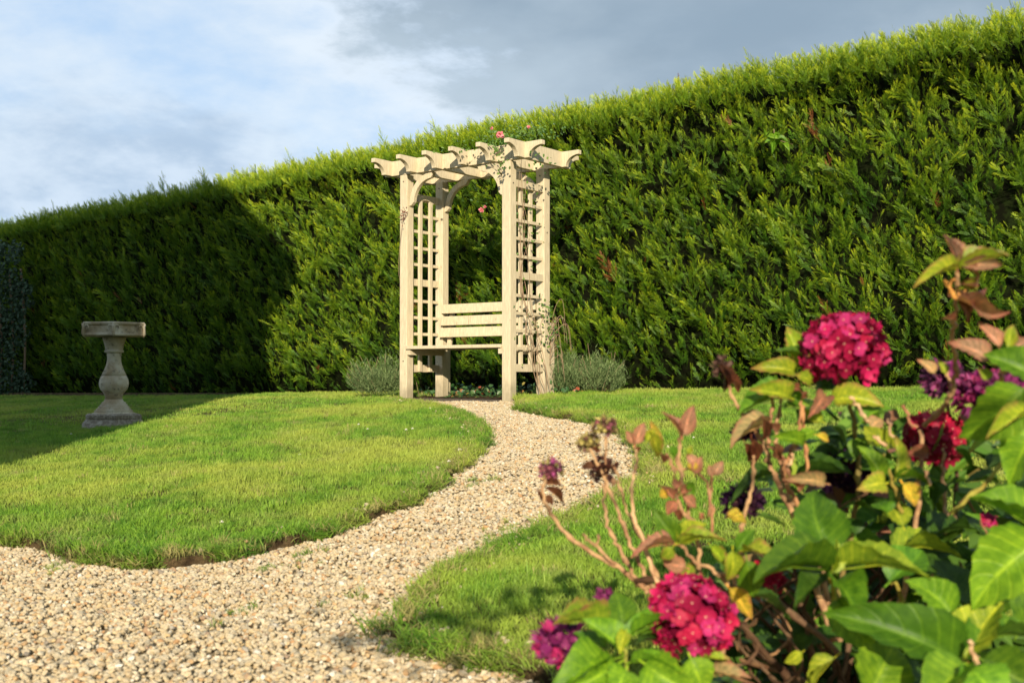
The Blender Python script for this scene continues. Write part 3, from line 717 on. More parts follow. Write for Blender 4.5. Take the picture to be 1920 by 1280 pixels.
def leaf_material(name, autumn):
    m, t, b = new_mat(name, .46, .32)
    oi = t.nodes.new('ShaderNodeObjectInfo'); col = oi.outputs['Color']
    uvn = t.nodes.new('ShaderNodeUVMap'); sp = t.nodes.new('ShaderNodeSeparateXYZ'); t.links.new(uvn.outputs[0], sp.inputs[0])
    u = MA(t, 'ABSOLUTE', MA(t, 'MULTIPLY_ADD', sp.outputs[0], 2.0, -1.0)); v = sp.outputs[1]
    fr = MA(t, 'ABSOLUTE', MA(t, 'SUBTRACT', MA(t, 'FRACT', MA(t, 'MULTIPLY', MA(t, 'SUBTRACT', v, MA(t, 'MULTIPLY', u, .26)), 7.5)), .5))
    vein = MA(t, 'SUBTRACT', 1.0, RAMP(t, fr, .03, .12)); mid = MA(t, 'SUBTRACT', 1.0, RAMP(t, u, .02, .09))
    vv = MA(t, 'MAXIMUM', MA(t, 'MULTIPLY', vein, .7), mid, clamp=True)
    p = obj_pos(t); nz = NOISE(t, p, 4.5, 5, .65)
    c = MIX(t, 1.0, col, MIX(t, RAMP(t, nz, .3, .7), (.55, .66, .6), (1.45, 1.3, 1.2)), 'MULTIPLY')
    c = MIX(t, MA(t, 'MULTIPLY', vv, .75), c, MIX(t, 1.0, c, (2.1, 1.7, 1.6), 'MULTIPLY'))
    if autumn:
        ed = MA(t, 'ADD', MA(t, 'MULTIPLY', u, .75), MA(t, 'MULTIPLY_ADD', nz, 1.2, -.6)); ed = MA(t, 'MAXIMUM', ed, MA(t, 'ADD', v, MA(t, 'MULTIPLY_ADD', nz, 1.4, -.95)))
        c = MIX(t, MA(t, 'MULTIPLY', RAMP(t, ed, .45, .95), .8), c, (.33, .09, .07))
    sp2 = RAMP(t, NOISE(t, p, 16, 3), .70, .76); c = MIX(t, MA(t, 'MULTIPLY', sp2, .5), c, (.16, .09, .03))
    t.links.new(c, b.inputs[0]); bump(t, b, MA(t, 'MULTIPLY', vv, -1.0), .25, .01)
    tr = t.nodes.new('ShaderNodeBsdfTranslucent'); t.links.new(MIX(t, 1.0, c, (1.5, 1.5, .7), 'MULTIPLY'), tr.inputs[0])
    ms = t.nodes.new('ShaderNodeMixShader'); ms.inputs[0].default_value = .30
    t.links.new(b.outputs[0], ms.inputs[1]); t.links.new(tr.outputs[0], ms.inputs[2]); t.links.new(ms.outputs[0], t.nodes['Material Output'].inputs[0])
    return m
m_lg = leaf_material("green_leaf", False); m_la = leaf_material("autumn_leaf", True)
LG = []; LA = []
for i in range(6):
    a = dict(W=random.uniform(.58, .70), fold=random.uniform(.20, .55), curl=random.uniform(.12, .50), twist=random.uniform(-.6, .6), wav=random.uniform(.02, .05))
    me = leaf_mesh("leaf", **a); me.materials.append(m_lg); LG.append(me); me2 = me.copy(); me2.materials.clear(); me2.materials.append(m_la); LA.append(me2)
LC = []
for i in range(4):                                    # shrivelled, rolled leaves
    me = leaf_mesh("dry_leaf", W=.55, fold=random.uniform(.8, 1.3), curl=random.uniform(.3, .8), twist=random.uniform(-1.4, 1.4), wav=.09, serr=.06); me.materials.append(m_la); LC.append(me)
COLS = {'g': (.078, .185, .012), 'l': (.13, .28, .016), 'y': (.245, .335, .025), 'd': (.035, .090, .010), 'r': (.35, .17, .11), 'o': (.50, .39, .045), 'b': (.15, .065, .035), 'p': (.34, .20, .13), 't': (.42, .31, .15), 'k': (.05, .025, .02)}  # d and l put the shade and sun on some leaves into their green

def flat_leaf(m, c, d, n, L, w):
    d = d.normalized(); x = d.cross(n)
    if x.length < .01: x = Vector((1, 0, 0))
    x.normalize(); nn = x.cross(d)
    m.add([c, c+d*L*.35+x*w*.5+nn*L*.05, c+d*L*.75+x*w*.35, c+d*L-nn*L*.12, c+d*L*.75-x*w*.35, c+d*L*.35-x*w*.5+nn*L*.05], [(0, 1, 2, 3), (0, 3, 4, 5)])
def rvec(s=1): return Vector((random.gauss(0, s), random.gauss(0, s), random.gauss(0, s)))
# ------------------------------------------------------------------ hydrangea
HB0 = Vector((.56, 2.05, 0)); HB0.z = G(HB0.x, HB0.y)
hyd = empty("hydrangea_bush", tuple(HB0)); tag(hyd, "hydrangea bush with crimson mophead flowers and fading autumn leaves in the near right corner", "bush")
HI = Matrix.Translation(-HB0)
def put_leaf(base, tip, wid, col, kind=None, nh=None, roll=0.0, parent=hyd, pinv=HI):
    d = tip-base; L = d.length
    if L < 1e-4: return
    d = d.normalized(); nh = nh or Vector((random.gauss(0, .22), -.62, .72))
    z = (nh-d*nh.dot(d))
    if z.length < .05: z = Vector((1, 0, 0)).cross(d)
    z.normalize(); x = d.cross(z).normalized()
    if roll: q = Matrix.Rotation(roll, 3, d); x = q @ x; z = q @ z
    if kind is None: kind = 'A' if col in 'yroptb' else 'G'
    me = random.choice({'A': LA, 'G': LG, 'C': LC}[kind]); wx = wid/.63
    M = Matrix(((x.x*wx, d.x*L, z.x*L, base.x), (x.y*wx, d.y*L, z.y*L, base.y), (x.z*wx, d.z*L, z.z*L, base.z), (0, 0, 0, 1)))
    o = bpy.data.objects.new("leaf", me); COL.objects.link(o); o.parent = parent; o.matrix_parent_inverse = pinv; o.matrix_basis = M
    c = COLS[col]; k = random.uniform(.82, 1.2); o.color = (c[0]*k*random.uniform(.9, 1.12), c[1]*k, c[2]*k, 1); return o
def L_(bx_, by_, tx, ty, w, col, Y=1.9, dY=-.04, kind=None, roll=0.0, nh=None):
    b_ = at(bx_, by_, Y); t_ = at(tx, ty, Y+dY); put_leaf(b_, t_, w*Y/F, col, kind, nh, roll)
UPN = Vector((0, -.25, .95)); FR = Vector((0, -.92, .35)); SL = Vector((-.5, -.7, .5)); SR = Vector((.5, -.7, .5))
LV = [
 # rosette in the middle
 (1547, 1042, 1513, 903, 100, 'g', 1.75, .03, 'G', 0, FR), (1548, 1066, 1422, 1006, 74, 'g', 1.72, -.10, 'G', 0, UPN), (1560, 1066, 1716, 1005, 66, 'y', 1.72, -.08, 'G', 0, UPN),
 (1556, 1070, 1577, 1010, 26, 'y', 1.70, 0, 'G', .8, FR), (1562, 1084, 1618, 1136, 66, 'g', 1.72, -.10, 'G', 0, UPN), (1545, 1084, 1490, 1108, 50, 'd', 1.74, -.08, 'G', 0, UPN),
 (1565, 1118, 1630, 1222, 72, 'l', 1.74, -.05, 'G', 0, SL), (1668, 1030, 1788, 985, 60, 'y', 1.9, .02, 'G', 0, UPN), (1664, 1088, 1738, 1012, 72, 'g', 1.8, .02, 'G', 0, SL),
 # right lower rosette
 (1795, 1236, 1602, 1120, 112, 'g', 1.60, -.04, 'G', .1, FR), (1803, 1228, 1866, 1106, 96, 'y', 1.62, .02, 'G', 0, SL), (1812, 1205, 1948, 1132, 84, 'g', 1.62, .02, 'G', 0, UPN),
 (1780, 1148, 1712, 1066, 66, 'l', 1.68, .02, 'G', 0, FR), (1804, 1246, 1722, 1296, 92, 'l', 1.56, -.06, 'G', 0, UPN), (1812, 1246, 1876, 1300, 92, 'l', 1.56, -.06, 'G', 0, UPN),
 (1835, 1232, 1960, 1296, 86, 'g', 1.58, -.05, 'G', 0, SL), (1806, 1140, 1762, 1028, 92, 'd', 1.78, .02, 'G', 0, SR), (1945, 1010, 1812, 1112, 120, 'l', 1.62, -.02, 'G', 0, FR),
 (1948, 996, 1836, 905, 104, 'l', 1.66, .0, 'G', 0, UPN), (1952, 800, 1868, 886, 96, 'l', 1.66, 0, 'G', 0, SL), (1922, 728, 1815, 832, 96, 'l', 1.62, 0, 'G', 0, FR),
 (1930, 770, 1850, 806, 36, 'y', 1.58, -.03, 'A', .5, FR), (1948, 712, 1858, 652, 74, 'g', 1.66, .0, 'G', 0, FR), (1625, 1296, 1678, 1192, 122, 'l', 1.62, .02, 'G', 0, FR),
 (1920, 1080, 1850, 1010, 60, 'g', 1.85, .05, 'G', 0, UPN), (1905, 1180, 1960, 1090, 70, 'g', 1.75, .05, 'G', 0, SL), (1700, 1290, 1760, 1230, 60, 'd', 1.75, .05, 'G', 0, UPN),
 (1740, 1010, 1815, 960, 60, 'd', 1.95, .05, 'G', 0, UPN), (1900, 940, 1820, 900, 60, 'd', 1.9, .05, 'G', 0, UPN), (1650, 965, 1600, 925, 56, 'd', 1.95, .05, 'G', 0, UPN),
 (1690, 985, 1668, 935, 50, 'y', 1.85, .02, 'G', 0, FR), (1660, 960, 1640, 930, 50, 'g', 1.85, .02, 'G', 0, UPN), (1600, 1000, 1585, 960, 46, 'd', 1.95, .02, 'G', 0, UPN),
 # topmost sprig
 (1796, 500, 1787, 431, 24, 'p', 1.7, .02, 'A', .7, FR), (1798, 502, 1888, 457, 30, 'y', 1.7, -.02, 'A', -.5, SL), (1802, 498, 1893, 492, 30, 'p', 1.7, .0, 'A', .3, FR),
 (1794, 503, 1728, 506, 28, 'y', 1.7, -.05, 'A', .3, FR), (1797, 500, 1812, 462, 18, 'y', 1.7, 0, 'A', .2, FR), (1806, 502, 1845, 512, 14, 'p', 1.7, 0, 'C', 0, FR),
 (1795, 560, 1896, 600, 34, 'p', 1.7, -.03, 'C', .2, FR), (1795, 565, 1828, 600, 24, 'b', 1.7, 0, 'C', 0, FR), (1800, 530, 1850, 520, 20, 'b', 1.7, 0, 'C', .5, FR),
 (1802, 545, 1858, 556, 22, 'b', 1.7, 0, 'C', 1, FR), (1805, 540, 1850, 532, 20, 'y', 1.7, 0, 'C', 0, FR), (1798, 556, 1835, 566, 16, 'y', 1.7, 0, 'A', 0, FR), (1792, 600, 1770, 592, 16, 'b', 1.7, 0, 'C', 0, FR),
 (1854, 674, 1794, 628, 44, 'p', 1.7, 0, 'A', 0, FR), (1874, 652, 1846, 598, 30, 'p', 1.7, 0, 'A', .2, FR), (1888, 652, 1903, 602, 26, 'y', 1.7, 0, 'A', 0, FR), (1895, 655, 1935, 632, 24, 'p', 1.7, 0, 'A', 0, FR),
 (1868, 690, 1850, 668, 20, 'b', 1.7, 0, 'C', 0, FR), (1852, 712, 1842, 686, 26, 'y', 1.7, 0, 'A', 0, FR), (1752, 700, 1728, 668, 24, 't', 1.85, 0, 'A', 0, FR), (1772, 700, 1764, 672, 18, 'y', 1.85, 0, 'A', 0, FR),
 # about the upper flower
 (1500, 682, 1480, 608, 50, 'y', 2.0, 0, 'A', .1, FR), (1510, 672, 1466, 640, 34, 'g', 1.97, 0, 'G', 0, UPN), (1494, 698, 1428, 676, 40, 'y', 2.0, -.03, 'A', 0, FR), (1478, 742, 1384, 742, 52, 'g', 1.95, -.05, 'G', 0, UPN), (1480, 745, 1424, 722, 42, 'y', 1.92, -.05, 'A', 0, FR),
 (1560, 748, 1650, 738, 50, 'y', 1.95, -.05, 'A', 0, FR), (1612, 792, 1664, 742, 56, 'l', 1.93, 0, 'G', 0, SL), (1545, 742, 1525, 772, 36, 'r', 1.93, -.05, 'A', 0, FR), (1520, 715, 1500, 700, 36, 'y', 1.95, -.02, 'A', 0, FR),
 (1530, 735, 1580, 715, 40, 'd', 2.0, 0, 'G', 0, UPN), (1565, 712, 1610, 722, 36, 'g', 2.0, 0, 'G', 0, UPN), (1500, 760, 1460, 700, 30, 'g', 2.0, 0, 'G', 0, FR), (1495, 790, 1530, 745, 46, 'd', 2.02, 0, 'G', 0, SR),
 (1442, 794, 1362, 800, 46, 't', 1.95, -.05, 'A', 0, UPN), (1446, 888, 1370, 896, 32, 'd', 1.95, -.05, 'G', 0, UPN), (1505, 830, 1460, 812, 30, 'l', 1.9, -.03, 'G', 0, FR), (1498, 822, 1528, 800, 22, 'l', 1.9, 0, 'G', 0, FR),
 (1560, 800, 1600, 830, 36, 'd', 1.95, 0, 'G', 0, UPN), (1540, 790, 1500, 770, 30, 'y', 1.95, 0, 'A', 0, FR), (1580, 850, 1545, 812, 40, 'd', 2.0, 0, 'G', 0, UPN), (1500, 890, 1590, 862, 64, 'd', 2.0, -.05, 'G', 0, UPN),
 (1600, 860, 1640, 810, 46, 'g', 1.95, 0, 'G', 0, UPN), (1530, 815, 1560, 825, 16, 'o', 1.9, 0, 'A', 0, FR), (1545, 905, 1485, 888, 30, 't', 1.88, -.03, 'A', 0, FR), (1500, 920, 1478, 890, 20, 'r', 1.88, 0, 'C', 0, FR),
 (1630, 800, 1655, 780, 30, 't', 1.9, 0, 'A', 0, FR), (1655, 832, 1620, 800, 40, 'y', 1.88, 0, 'G', 0, FR), (1640, 815, 1690, 835, 36, 'y', 1.88, 0, 'G', 0, FR), (1678, 890, 1690, 815, 32, 'y', 1.85, 0, 'A', .3, FR),
 (1650, 895, 1622, 828, 36, 'l', 1.86, 0, 'G', 0, FR), (1658, 905, 1622, 905, 44, 'y', 1.84, -.03, 'A', 0, FR), (1668, 900, 1745, 868, 36, 'g', 1.86, -.02, 'G', 0, UPN), (1690, 905, 1722, 948, 40, 'o', 1.84, 0, 'A', 0, FR),
 (1690, 905, 1660, 945, 40, 'd', 1.86, 0, 'G', 0, UPN), (1700, 890, 1760, 900, 44, 'g', 1.92, 0, 'G', 0, UPN), (1740, 850, 1700, 845, 30, 'b', 1.9, 0, 'A', 0, FR), (1775, 910, 1730, 940, 50, 'd', 1.95, 0, 'G', 0, UPN),
 (1790, 840, 1830, 870, 50, 'd', 1.9, 0, 'G', 0, UPN), (1800, 800, 1825, 830, 36, 'd', 1.9, 0, 'G', 0, UPN), (1850, 880, 1900, 850, 44, 'd', 1.85, 0, 'G', 0, UPN), (1870, 905, 1810, 880, 50, 'd', 1.9, 0, 'G', 0, UPN),
 # lower left rosette
 (1166, 1166, 1158, 1096, 58, 'g', 1.78, .02, 'G', 0, FR), (1140, 1168, 1043, 1132, 36, 'y', 1.74, -.06, 'A', .3, UPN), (1164, 1218, 1110, 1148, 60, 'l', 1.70, -.02, 'G', 0, SR), (1178, 1190, 1278, 1106, 44, 'l', 1.74, -.03, 'G', 0, UPN),
 (1150, 1230, 1036, 1252, 70, 'l', 1.68, -.08, 'G', 0, UPN), (1156, 1240, 1076, 1290, 68, 'l', 1.66, -.06, 'G', 0, SR), (1182, 1236, 1262, 1212, 30, 'l', 1.68, -.05, 'G', 0, UPN), (1208, 1240, 1290, 1298, 78, 'l', 1.66, -.05, 'G', 0, SL),
 (1292, 1228, 1322, 1296, 66, 'l', 1.70, -.02, 'G', 0, FR), (1172, 1180, 1160, 1210, 24, 'y', 1.69, -.03, 'G', 0, FR), (1135, 1215, 1088, 1168, 46, 'g', 1.76, 0, 'G', 0, UPN), (1195, 1200, 1240, 1180, 36, 'd', 1.75, 0, 'G', 0, UPN),
 (1172, 1250, 1150, 1300, 60, 'l', 1.64, -.04, 'G', 0, FR), (1310, 1232, 1360, 1216, 30, 'y', 1.72, -.02, 'A', 0, UPN), (1240, 1190, 1205, 1170, 40, 'g', 1.75, 0, 'G', 0, UPN), (1320, 1262, 1392, 1240, 40, 't', 1.74, -.04, 'A', 0, UPN),
 # centre left cluster
 (1266, 1012, 1232, 962, 40, 'g', 1.85, -.02, 'G', 0, FR), (1268, 1014, 1320, 968, 40, 'y', 1.85, 0, 'G', 0, FR), (1272, 1016, 1345, 978, 34, 'y', 1.84, -.03, 'A', 0, UPN), (1262, 1018, 1190, 1002, 30, 'r', 1.84, -.04, 'A', 0, UPN), (1260, 1024, 1240, 1050, 26, 'y', 1.84, 0, 'A', 0, FR),
 (1285, 1062, 1240, 1050, 30, 'r', 1.86, 0, 'A', 0, FR), (1280, 1085, 1300, 1050, 26, 'y', 1.86, 0, 'A', 0, FR), (1385, 962, 1362, 958, 20, 'o', 1.82, 0, 'A', 0, FR), (1368, 968, 1404, 972, 22, 'o', 1.82, 0, 'A', 0, FR),
 (1398, 1048, 1410, 1126, 46, 'g', 1.78, 0, 'G', 0, FR), (1372, 1030, 1376, 1094, 42, 'y', 1.80, 0, 'A', 0, FR), (1392, 1030, 1452, 1022, 36, 'y', 1.8, -.04, 'A', 0, UPN), (1380, 1030, 1410, 985, 30, 'g', 1.82, 0, 'G', 0, FR), (1410, 1110, 1490, 1128, 36, 'd', 1.80, 0, 'G', 0, UPN),
 (1366, 1100, 1412, 1156, 34, 'o', 1.78, -.02, 'A', 0, FR), (1440, 1060, 1475, 1020, 34, 'g', 1.84, 0, 'G', 0, UPN), (1330, 1020, 1365, 1060, 26, 'y', 1.84, 0, 'A', 0, FR), (1560, 1228, 1485, 1290, 30, 'y', 1.76, 0, 'G', .9, FR), (1500, 1218, 1468, 1242, 22, 'y', 1.78, 0, 'G', 0, FR), (1530, 1200, 1580, 1170, 56, 'd', 1.9, 0, 'G', 0, UPN),
 (1520, 1190, 1470, 1240, 50, 'd', 1.9, 0, 'G', 0, UPN),
 # red tinted sprigs by the path
 (1280, 816, 1301, 755, 30, 'r', 1.85, 0, 'A', .2, FR), (1276, 816, 1258, 764, 14, 'r', 1.85, 0, 'A', .9, FR), (1190, 832, 1208, 788, 24, 'p', 1.9, 0, 'A', .2, FR), (1188, 832, 1174, 806, 20, 'p', 1.9, 0, 'A', 0, FR), (1228, 846, 1226, 786, 22, 'o', 1.88, 0, 'A', .3, FR),
 (1222, 812, 1238, 858, 28, 'y', 1.87, 0, 'A', 0, FR), (1212, 826, 1228, 800, 20, 'y', 1.88, 0, 'A', 0, FR), (1286, 840, 1300, 848, 16, 'y', 1.86, 0, 'A', 0, FR), (1300, 868, 1290, 848, 20, 'p', 1.86, 0, 'A', 0, FR), (1302, 888, 1312, 852, 22, 'r', 1.86, 0, 'A', 0, FR), (1296, 880, 1300, 860, 20, 'o', 1.86, 0, 'A', 0, FR),
 (1336, 890, 1356, 862, 22, 'p', 1.9, 0, 'A', 0, FR), (1332, 892, 1330, 870, 16, 'p', 1.9, 0, 'A', 0, FR), (1258, 836, 1270, 858, 16, 'g', 1.86, 0, 'G', 0, FR), (1250, 920, 1236, 930, 22, 'o', 1.86, 0, 'A', 0, FR), (1262, 935, 1240, 905, 18, 'r', 1.86, 0, 'C', 0, FR), (1268, 940, 1245, 960, 22, 'r', 1.86, 0, 'A', 0, FR),
 (1275, 925, 1300, 905, 20, 'r', 1.86, 0, 'C', 0, FR), (1280, 930, 1308, 950, 22, 'r', 1.86, 0, 'A', 0, FR), (1270, 915, 1262, 895, 18, 'r', 1.86, 0, 'A', 0, FR), (1285, 905, 1305, 925, 18, 'g', 1.86, 0, 'G', 0, FR), (1240, 850, 1248, 870, 16, 'b', 1.87, 0, 'C', 0, FR), (1262, 955, 1280, 975, 18, 'b', 1.86, 0, 'C', 0, FR), (1310, 960, 1318, 975, 14, 'r', 1.86, 0, 'C', 0, FR),
 (1020, 905, 1058, 905, 18, 'b', 2.0, 0, 'C', 0, FR), (1022, 912, 1064, 942, 18, 'b', 2.0, 0, 'C', 0, FR), (1020, 930, 1042, 942, 16, 'b', 2.0, 0, 'A', 0, FR), (1018, 940, 1006, 912, 10, 'b', 2.0, 0, 'C', 0, FR),
 (1108, 842, 1130, 846, 12, 'b', 2.0, 0, 'C', 0, FR), (1112, 872, 1088, 872, 16, 'b', 1.98, 0, 'A', 0, FR), (1125, 870, 1140, 898, 24, 'k', 1.98, 0, 'C', 0, FR), (1120, 890, 1150, 868, 22, 'k', 1.98, 0, 'C', 0, FR), (1150, 895, 1150, 912, 10, 'p', 1.98, 0, 'A', 0, FR), (1150, 880, 1160, 862, 12, 'k', 1.98, 0, 'C', 0, FR),
 (1200, 838, 1188, 850, 12, 'b', 1.9, 0, 'C', 0, FR), (1365, 720, 1350, 672, 20, 'b', 1.95, 0, 'C', 0, FR), (1366, 722, 1374, 680, 16, 'b', 1.95, 0, 'C', 0, FR), (1362, 700, 1392, 738, 18, 'b', 1.95, 0, 'C', 0, FR), (1358, 690, 1362, 740, 14, 'k', 1.95, 0, 'C', 0, FR),
 (1395, 830, 1410, 870, 24, 'b', 1.9, 0, 'C', 0, FR), (1408, 822, 1415, 880, 26, 'b', 1.9, 0, 'C', 0, FR), (1430, 785, 1436, 830, 22, 'b', 1.9, 0, 'C', 0, FR), (1450, 830, 1462, 870, 24, 'b', 1.9, 0, 'C', 0, FR), (1458, 810, 1440, 790, 20, 'b', 1.9, 0, 'C', 0, FR), (1498, 730, 1480, 725, 20, 'b', 1.92, 0, 'C', 0, FR), (1502, 735, 1512, 750, 18, 'b', 1.92, 0, 'C', 0, FR),
]
for a in LV: L_(*a)
# deeper leaves that fill the body of the bush
cnt = 0
while cnt < 78:
    px = random.uniform(1400, 1950); py = random.uniform(830, 1330); 
    if px < 1500+(1000-py)*.35: continue
    if px < 1620 and py > 1120 and random.random() < .7: continue
    Y = random.uniform(2.0, 2.5); c = at(px, py, Y)
    if c.z < G(c.x, c.y)+.12: continue
    a = random.uniform(-.5, 3.6); L = random.uniform(.07, .12)
    d = Vector((math.cos(a), random.uniform(-.5, .3), math.sin(a)*.6))*L
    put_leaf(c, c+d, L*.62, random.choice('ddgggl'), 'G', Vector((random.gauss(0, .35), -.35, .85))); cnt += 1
# small leaves deep inside, too many to tell apart; inner shade put into their colour
def inner_leaves(n):
    m = MB()
    while n:
        px = random.uniform(1330, 1990); py = random.uniform(790, 1420)
        if py < 1190-.62*(px-1330) or (px < 1500 and py < 1110): continue
        Y = random.uniform(1.95, 2.6); c = at(px, py, Y)
        if c.z < G(c.x, c.y)+.03: continue
        d = rvec(); d.z *= .5; flat_leaf(m, c, d, Vector((random.gauss(0, .4), -.4, .8)), random.uniform(.06, .11), random.uniform(.04, .065)); n -= 1
    o = m.build("inner_leaves", m_inner, hyd); o.matrix_parent_inverse = HI; o['kind'] = 'stuff'
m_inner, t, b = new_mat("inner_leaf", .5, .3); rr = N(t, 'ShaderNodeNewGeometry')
t.links.new(MIX(t, rr.outputs['Random Per Island'], (.022, .060, .008), (.085, .17, .015)), b.inputs[0])  # dark greens hold the shade inside the bush
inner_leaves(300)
def deep_leaves(n):
    m = MB()
    for _ in range(n):
        px = random.uniform(1330, 1700); py = random.uniform(1060, 1330); Y = random.uniform(2.12, 2.6); c = at(px, py, Y)
        if c.z < G(c.x, c.y)+.02: c.z = G(c.x, c.y)+random.uniform(.02, .12)
        flat_leaf(m, c, rvec(), Vector((random.gauss(0, .5), -.5, .7)), random.uniform(.05, .09), random.uniform(.035, .06))
    o = m.build("lower_leaves", m_inner, hyd); o.matrix_parent_inverse = HI; o['kind'] = 'stuff'
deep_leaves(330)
def middle_leaves(n):
    m = MB()
    while n:
        px = random.gauss(1610, 130); py = random.gauss(870, 75)
        if px < 1410 or py < 745 or (py < 800 and px > 1680): continue
        Y = random.uniform(1.98, 2.3); c = at(px, py, Y); d = rvec(); d.z *= .5; flat_leaf(m, c, d, Vector((random.gauss(0, .5), -.5, .7)), random.uniform(.035, .075), random.uniform(.024, .042)); n -= 1
    o = m.build("middle_leaves", m_middle, hyd); o.matrix_parent_inverse = HI; o['kind'] = 'stuff'
m_middle, t, b = new_mat("middle_leaf", .5, .3); rr = N(t, 'ShaderNodeNewGeometry'); cr = N(t, 'ShaderNodeValToRGB'); t.links.new(rr.outputs['Random Per Island'], cr.inputs[0])
e = cr.color_ramp.elements; e[0].color = (.03, .085, .010, 1); e[1].color = (.32, .12, .07, 1); e[1].position = .98
for q, c in ((.55, (.09, .20, .015)), (.78, (.24, .32, .03)), (.86, (.20, .10, .05))): k = e.new(q); k.color = (*c, 1)
t.links.new(cr.outputs[0], b.inputs[0])
middle_leaves(150)
# flowers
m_pet, t, b = new_mat("petal", .55, .25)
oi = t.nodes.new('ShaderNodeObjectInfo'); ct = t.nodes.new('ShaderNodeAttribute'); ct.attribute_name = 'ctr'
p = obj_pos(t); nz = NOISE(t, p, 2.2, 3)
c = MIX(t, .9, oi.outputs['Color'], MIX(t, nz, (.62, .6, .75), (1.35, 1.5, 1.35)), 'MULTIPLY')
c = MIX(t, RAMP(t, ct.outputs['Fac'], .5, 1.0), c, (.72, .42, .30)); t.links.new(c, b.inputs[0])
tr = t.nodes.new('ShaderNodeBsdfTranslucent'); t.links.new(c, tr.inputs[0]); ms = t.nodes.new('ShaderNodeMixShader'); ms.inputs[0].default_value = .25
t.links.new(b.outputs[0], ms.inputs[1]); t.links.new(tr.outputs[0], ms.inputs[2]); t.links.new(ms.outputs[0], t.nodes['Material Output'].inputs[0])
def floret_mesh(cup, ruf):
    m = MB(); ctr = []
    for k in range(4):
        a0 = k*math.pi/2+random.uniform(-.1, .1); lift = .012*(k % 2); rows = [(0.03, .10), (.20, .36), (.36, .40), (.50, .20)]; vs = []
        for (r, w) in rows:
            for u in (-1, 0, 1):
                x = r*1.0-(.05 if u and r > .4 else 0); y = u*w*.62; z = lift+cup*r*r*1.6+ruf*(abs(u)*r)*random.uniform(-.5, 1)
                vs.append((x*math.cos(a0)-y*math.sin(a0), x*math.sin(a0)+y*math.cos(a0), z)); ctr.append(0.0)
        m.add(vs, [(3*i+j, 3*i+j+1, 3*i+4+j, 3*i+3+j) for i in range(3) for j in range(2)])
    vs = [(0, 0, .07)]+[(.055*math.cos(q*1.2566), .055*math.sin(q*1.2566), .02) for q in range(5)]
    m.add(vs, [(0, 1+q, 1+(q+1) % 5) for q in range(5)]); ctr += [1.0]*6
    me = m.mesh("floret", m_pet, True); A = me.attributes.new('ctr', 'FLOAT', 'POINT'); A.data.foreach_set('value', ctr); return me
FM = [floret_mesh(random.uniform(-.1, .45), .45) for _ in range(5)]
FMD = [floret_mesh(random.uniform(.8, 1.6), .9) for _ in range(4)]
m_head, t, b = new_mat("flower_core", .9, .1); oi = t.nodes.new('ShaderNodeObjectInfo'); t.links.new(MIX(t, 1.0, oi.outputs['Color'], (.35, .35, .4), 'MULTIPLY'), b.inputs[0])
def head(px, py, Y, rpx, col, cols, n, fs, squash=1.0, dry=False, lab=None, tilt=None):
    c = at(px, py, Y); R = rpx*Y/F
    m = MB(); pts = []; 
    for i in range(7):
        ph = math.pi*i/6
        pts.append((max(.001, R*.72*math.sin(ph)), -R*.72*math.cos(ph)*squash))
    m.lathe(pts, 10); o = m.build("flower_head", m_head, hyd, True); o.matrix_parent_inverse = HI; o.location = c; o.color = (*col, 1)
    if lab: o['label'] = lab
    for i in range(n):
        q = (i+.5)/n; ph = math.acos(1-1.72*q); th = i*2.39996
        d = Vector((math.sin(ph)*math.cos(th), math.sin(ph)*math.sin(th), math.cos(ph)))
        d = (d+Vector([random.gauss(0, .09) for _ in range(3)])).normalized()
        pos = Vector((d.x, d.y, d.z*squash))*R*random.uniform(.86, 1.0)
        nn = (d+Vector([random.gauss(0, .28 if not dry else .6) for _ in range(3)])).normalized()
        x = nn.cross(Vector((random.gauss(0, 1), random.gauss(0, 1), random.gauss(0, 1)))).normalized(); y = nn.cross(x)
        s = fs*Y/F*random.uniform(.85, 1.15)
        f = bpy.data.objects.new("floret", random.choice(FMD if dry else FM)); COL.objects.link(f); f.parent = o
        f.matrix_basis = Matrix(((x.x*s, y.x*s, nn.x*s, pos.x), (x.y*s, y.y*s, nn.y*s, pos.y), (x.z*s, y.z*s, nn.z*s, pos.z), (0, 0, 0, 1)))
        cc = random.choice(cols); k = random.uniform(.75, 1.2); f.color = (cc[0]*k, cc[1]*k, cc[2]*k, 1)
    return c
CR = [(.44, .011, .070), (.54, .014, .10), (.34, .008, .050), (.52, .030, .15), (.48, .012, .06)]
CR2 = [(.42, .012, .05), (.50, .012, .045), (.33, .008, .04)]
MG = [(.30, .045, .16), (.22, .02, .12), (.40, .08, .22), (.34, .03, .12)]
DK = [(.045, .012, .05), (.025, .008, .03), (.08, .02, .06), (.05, .015, .03)]
DR_ = [(.36, .28, .09), (.34, .10, .13), (.17, .08, .055), (.55, .45, .14)]
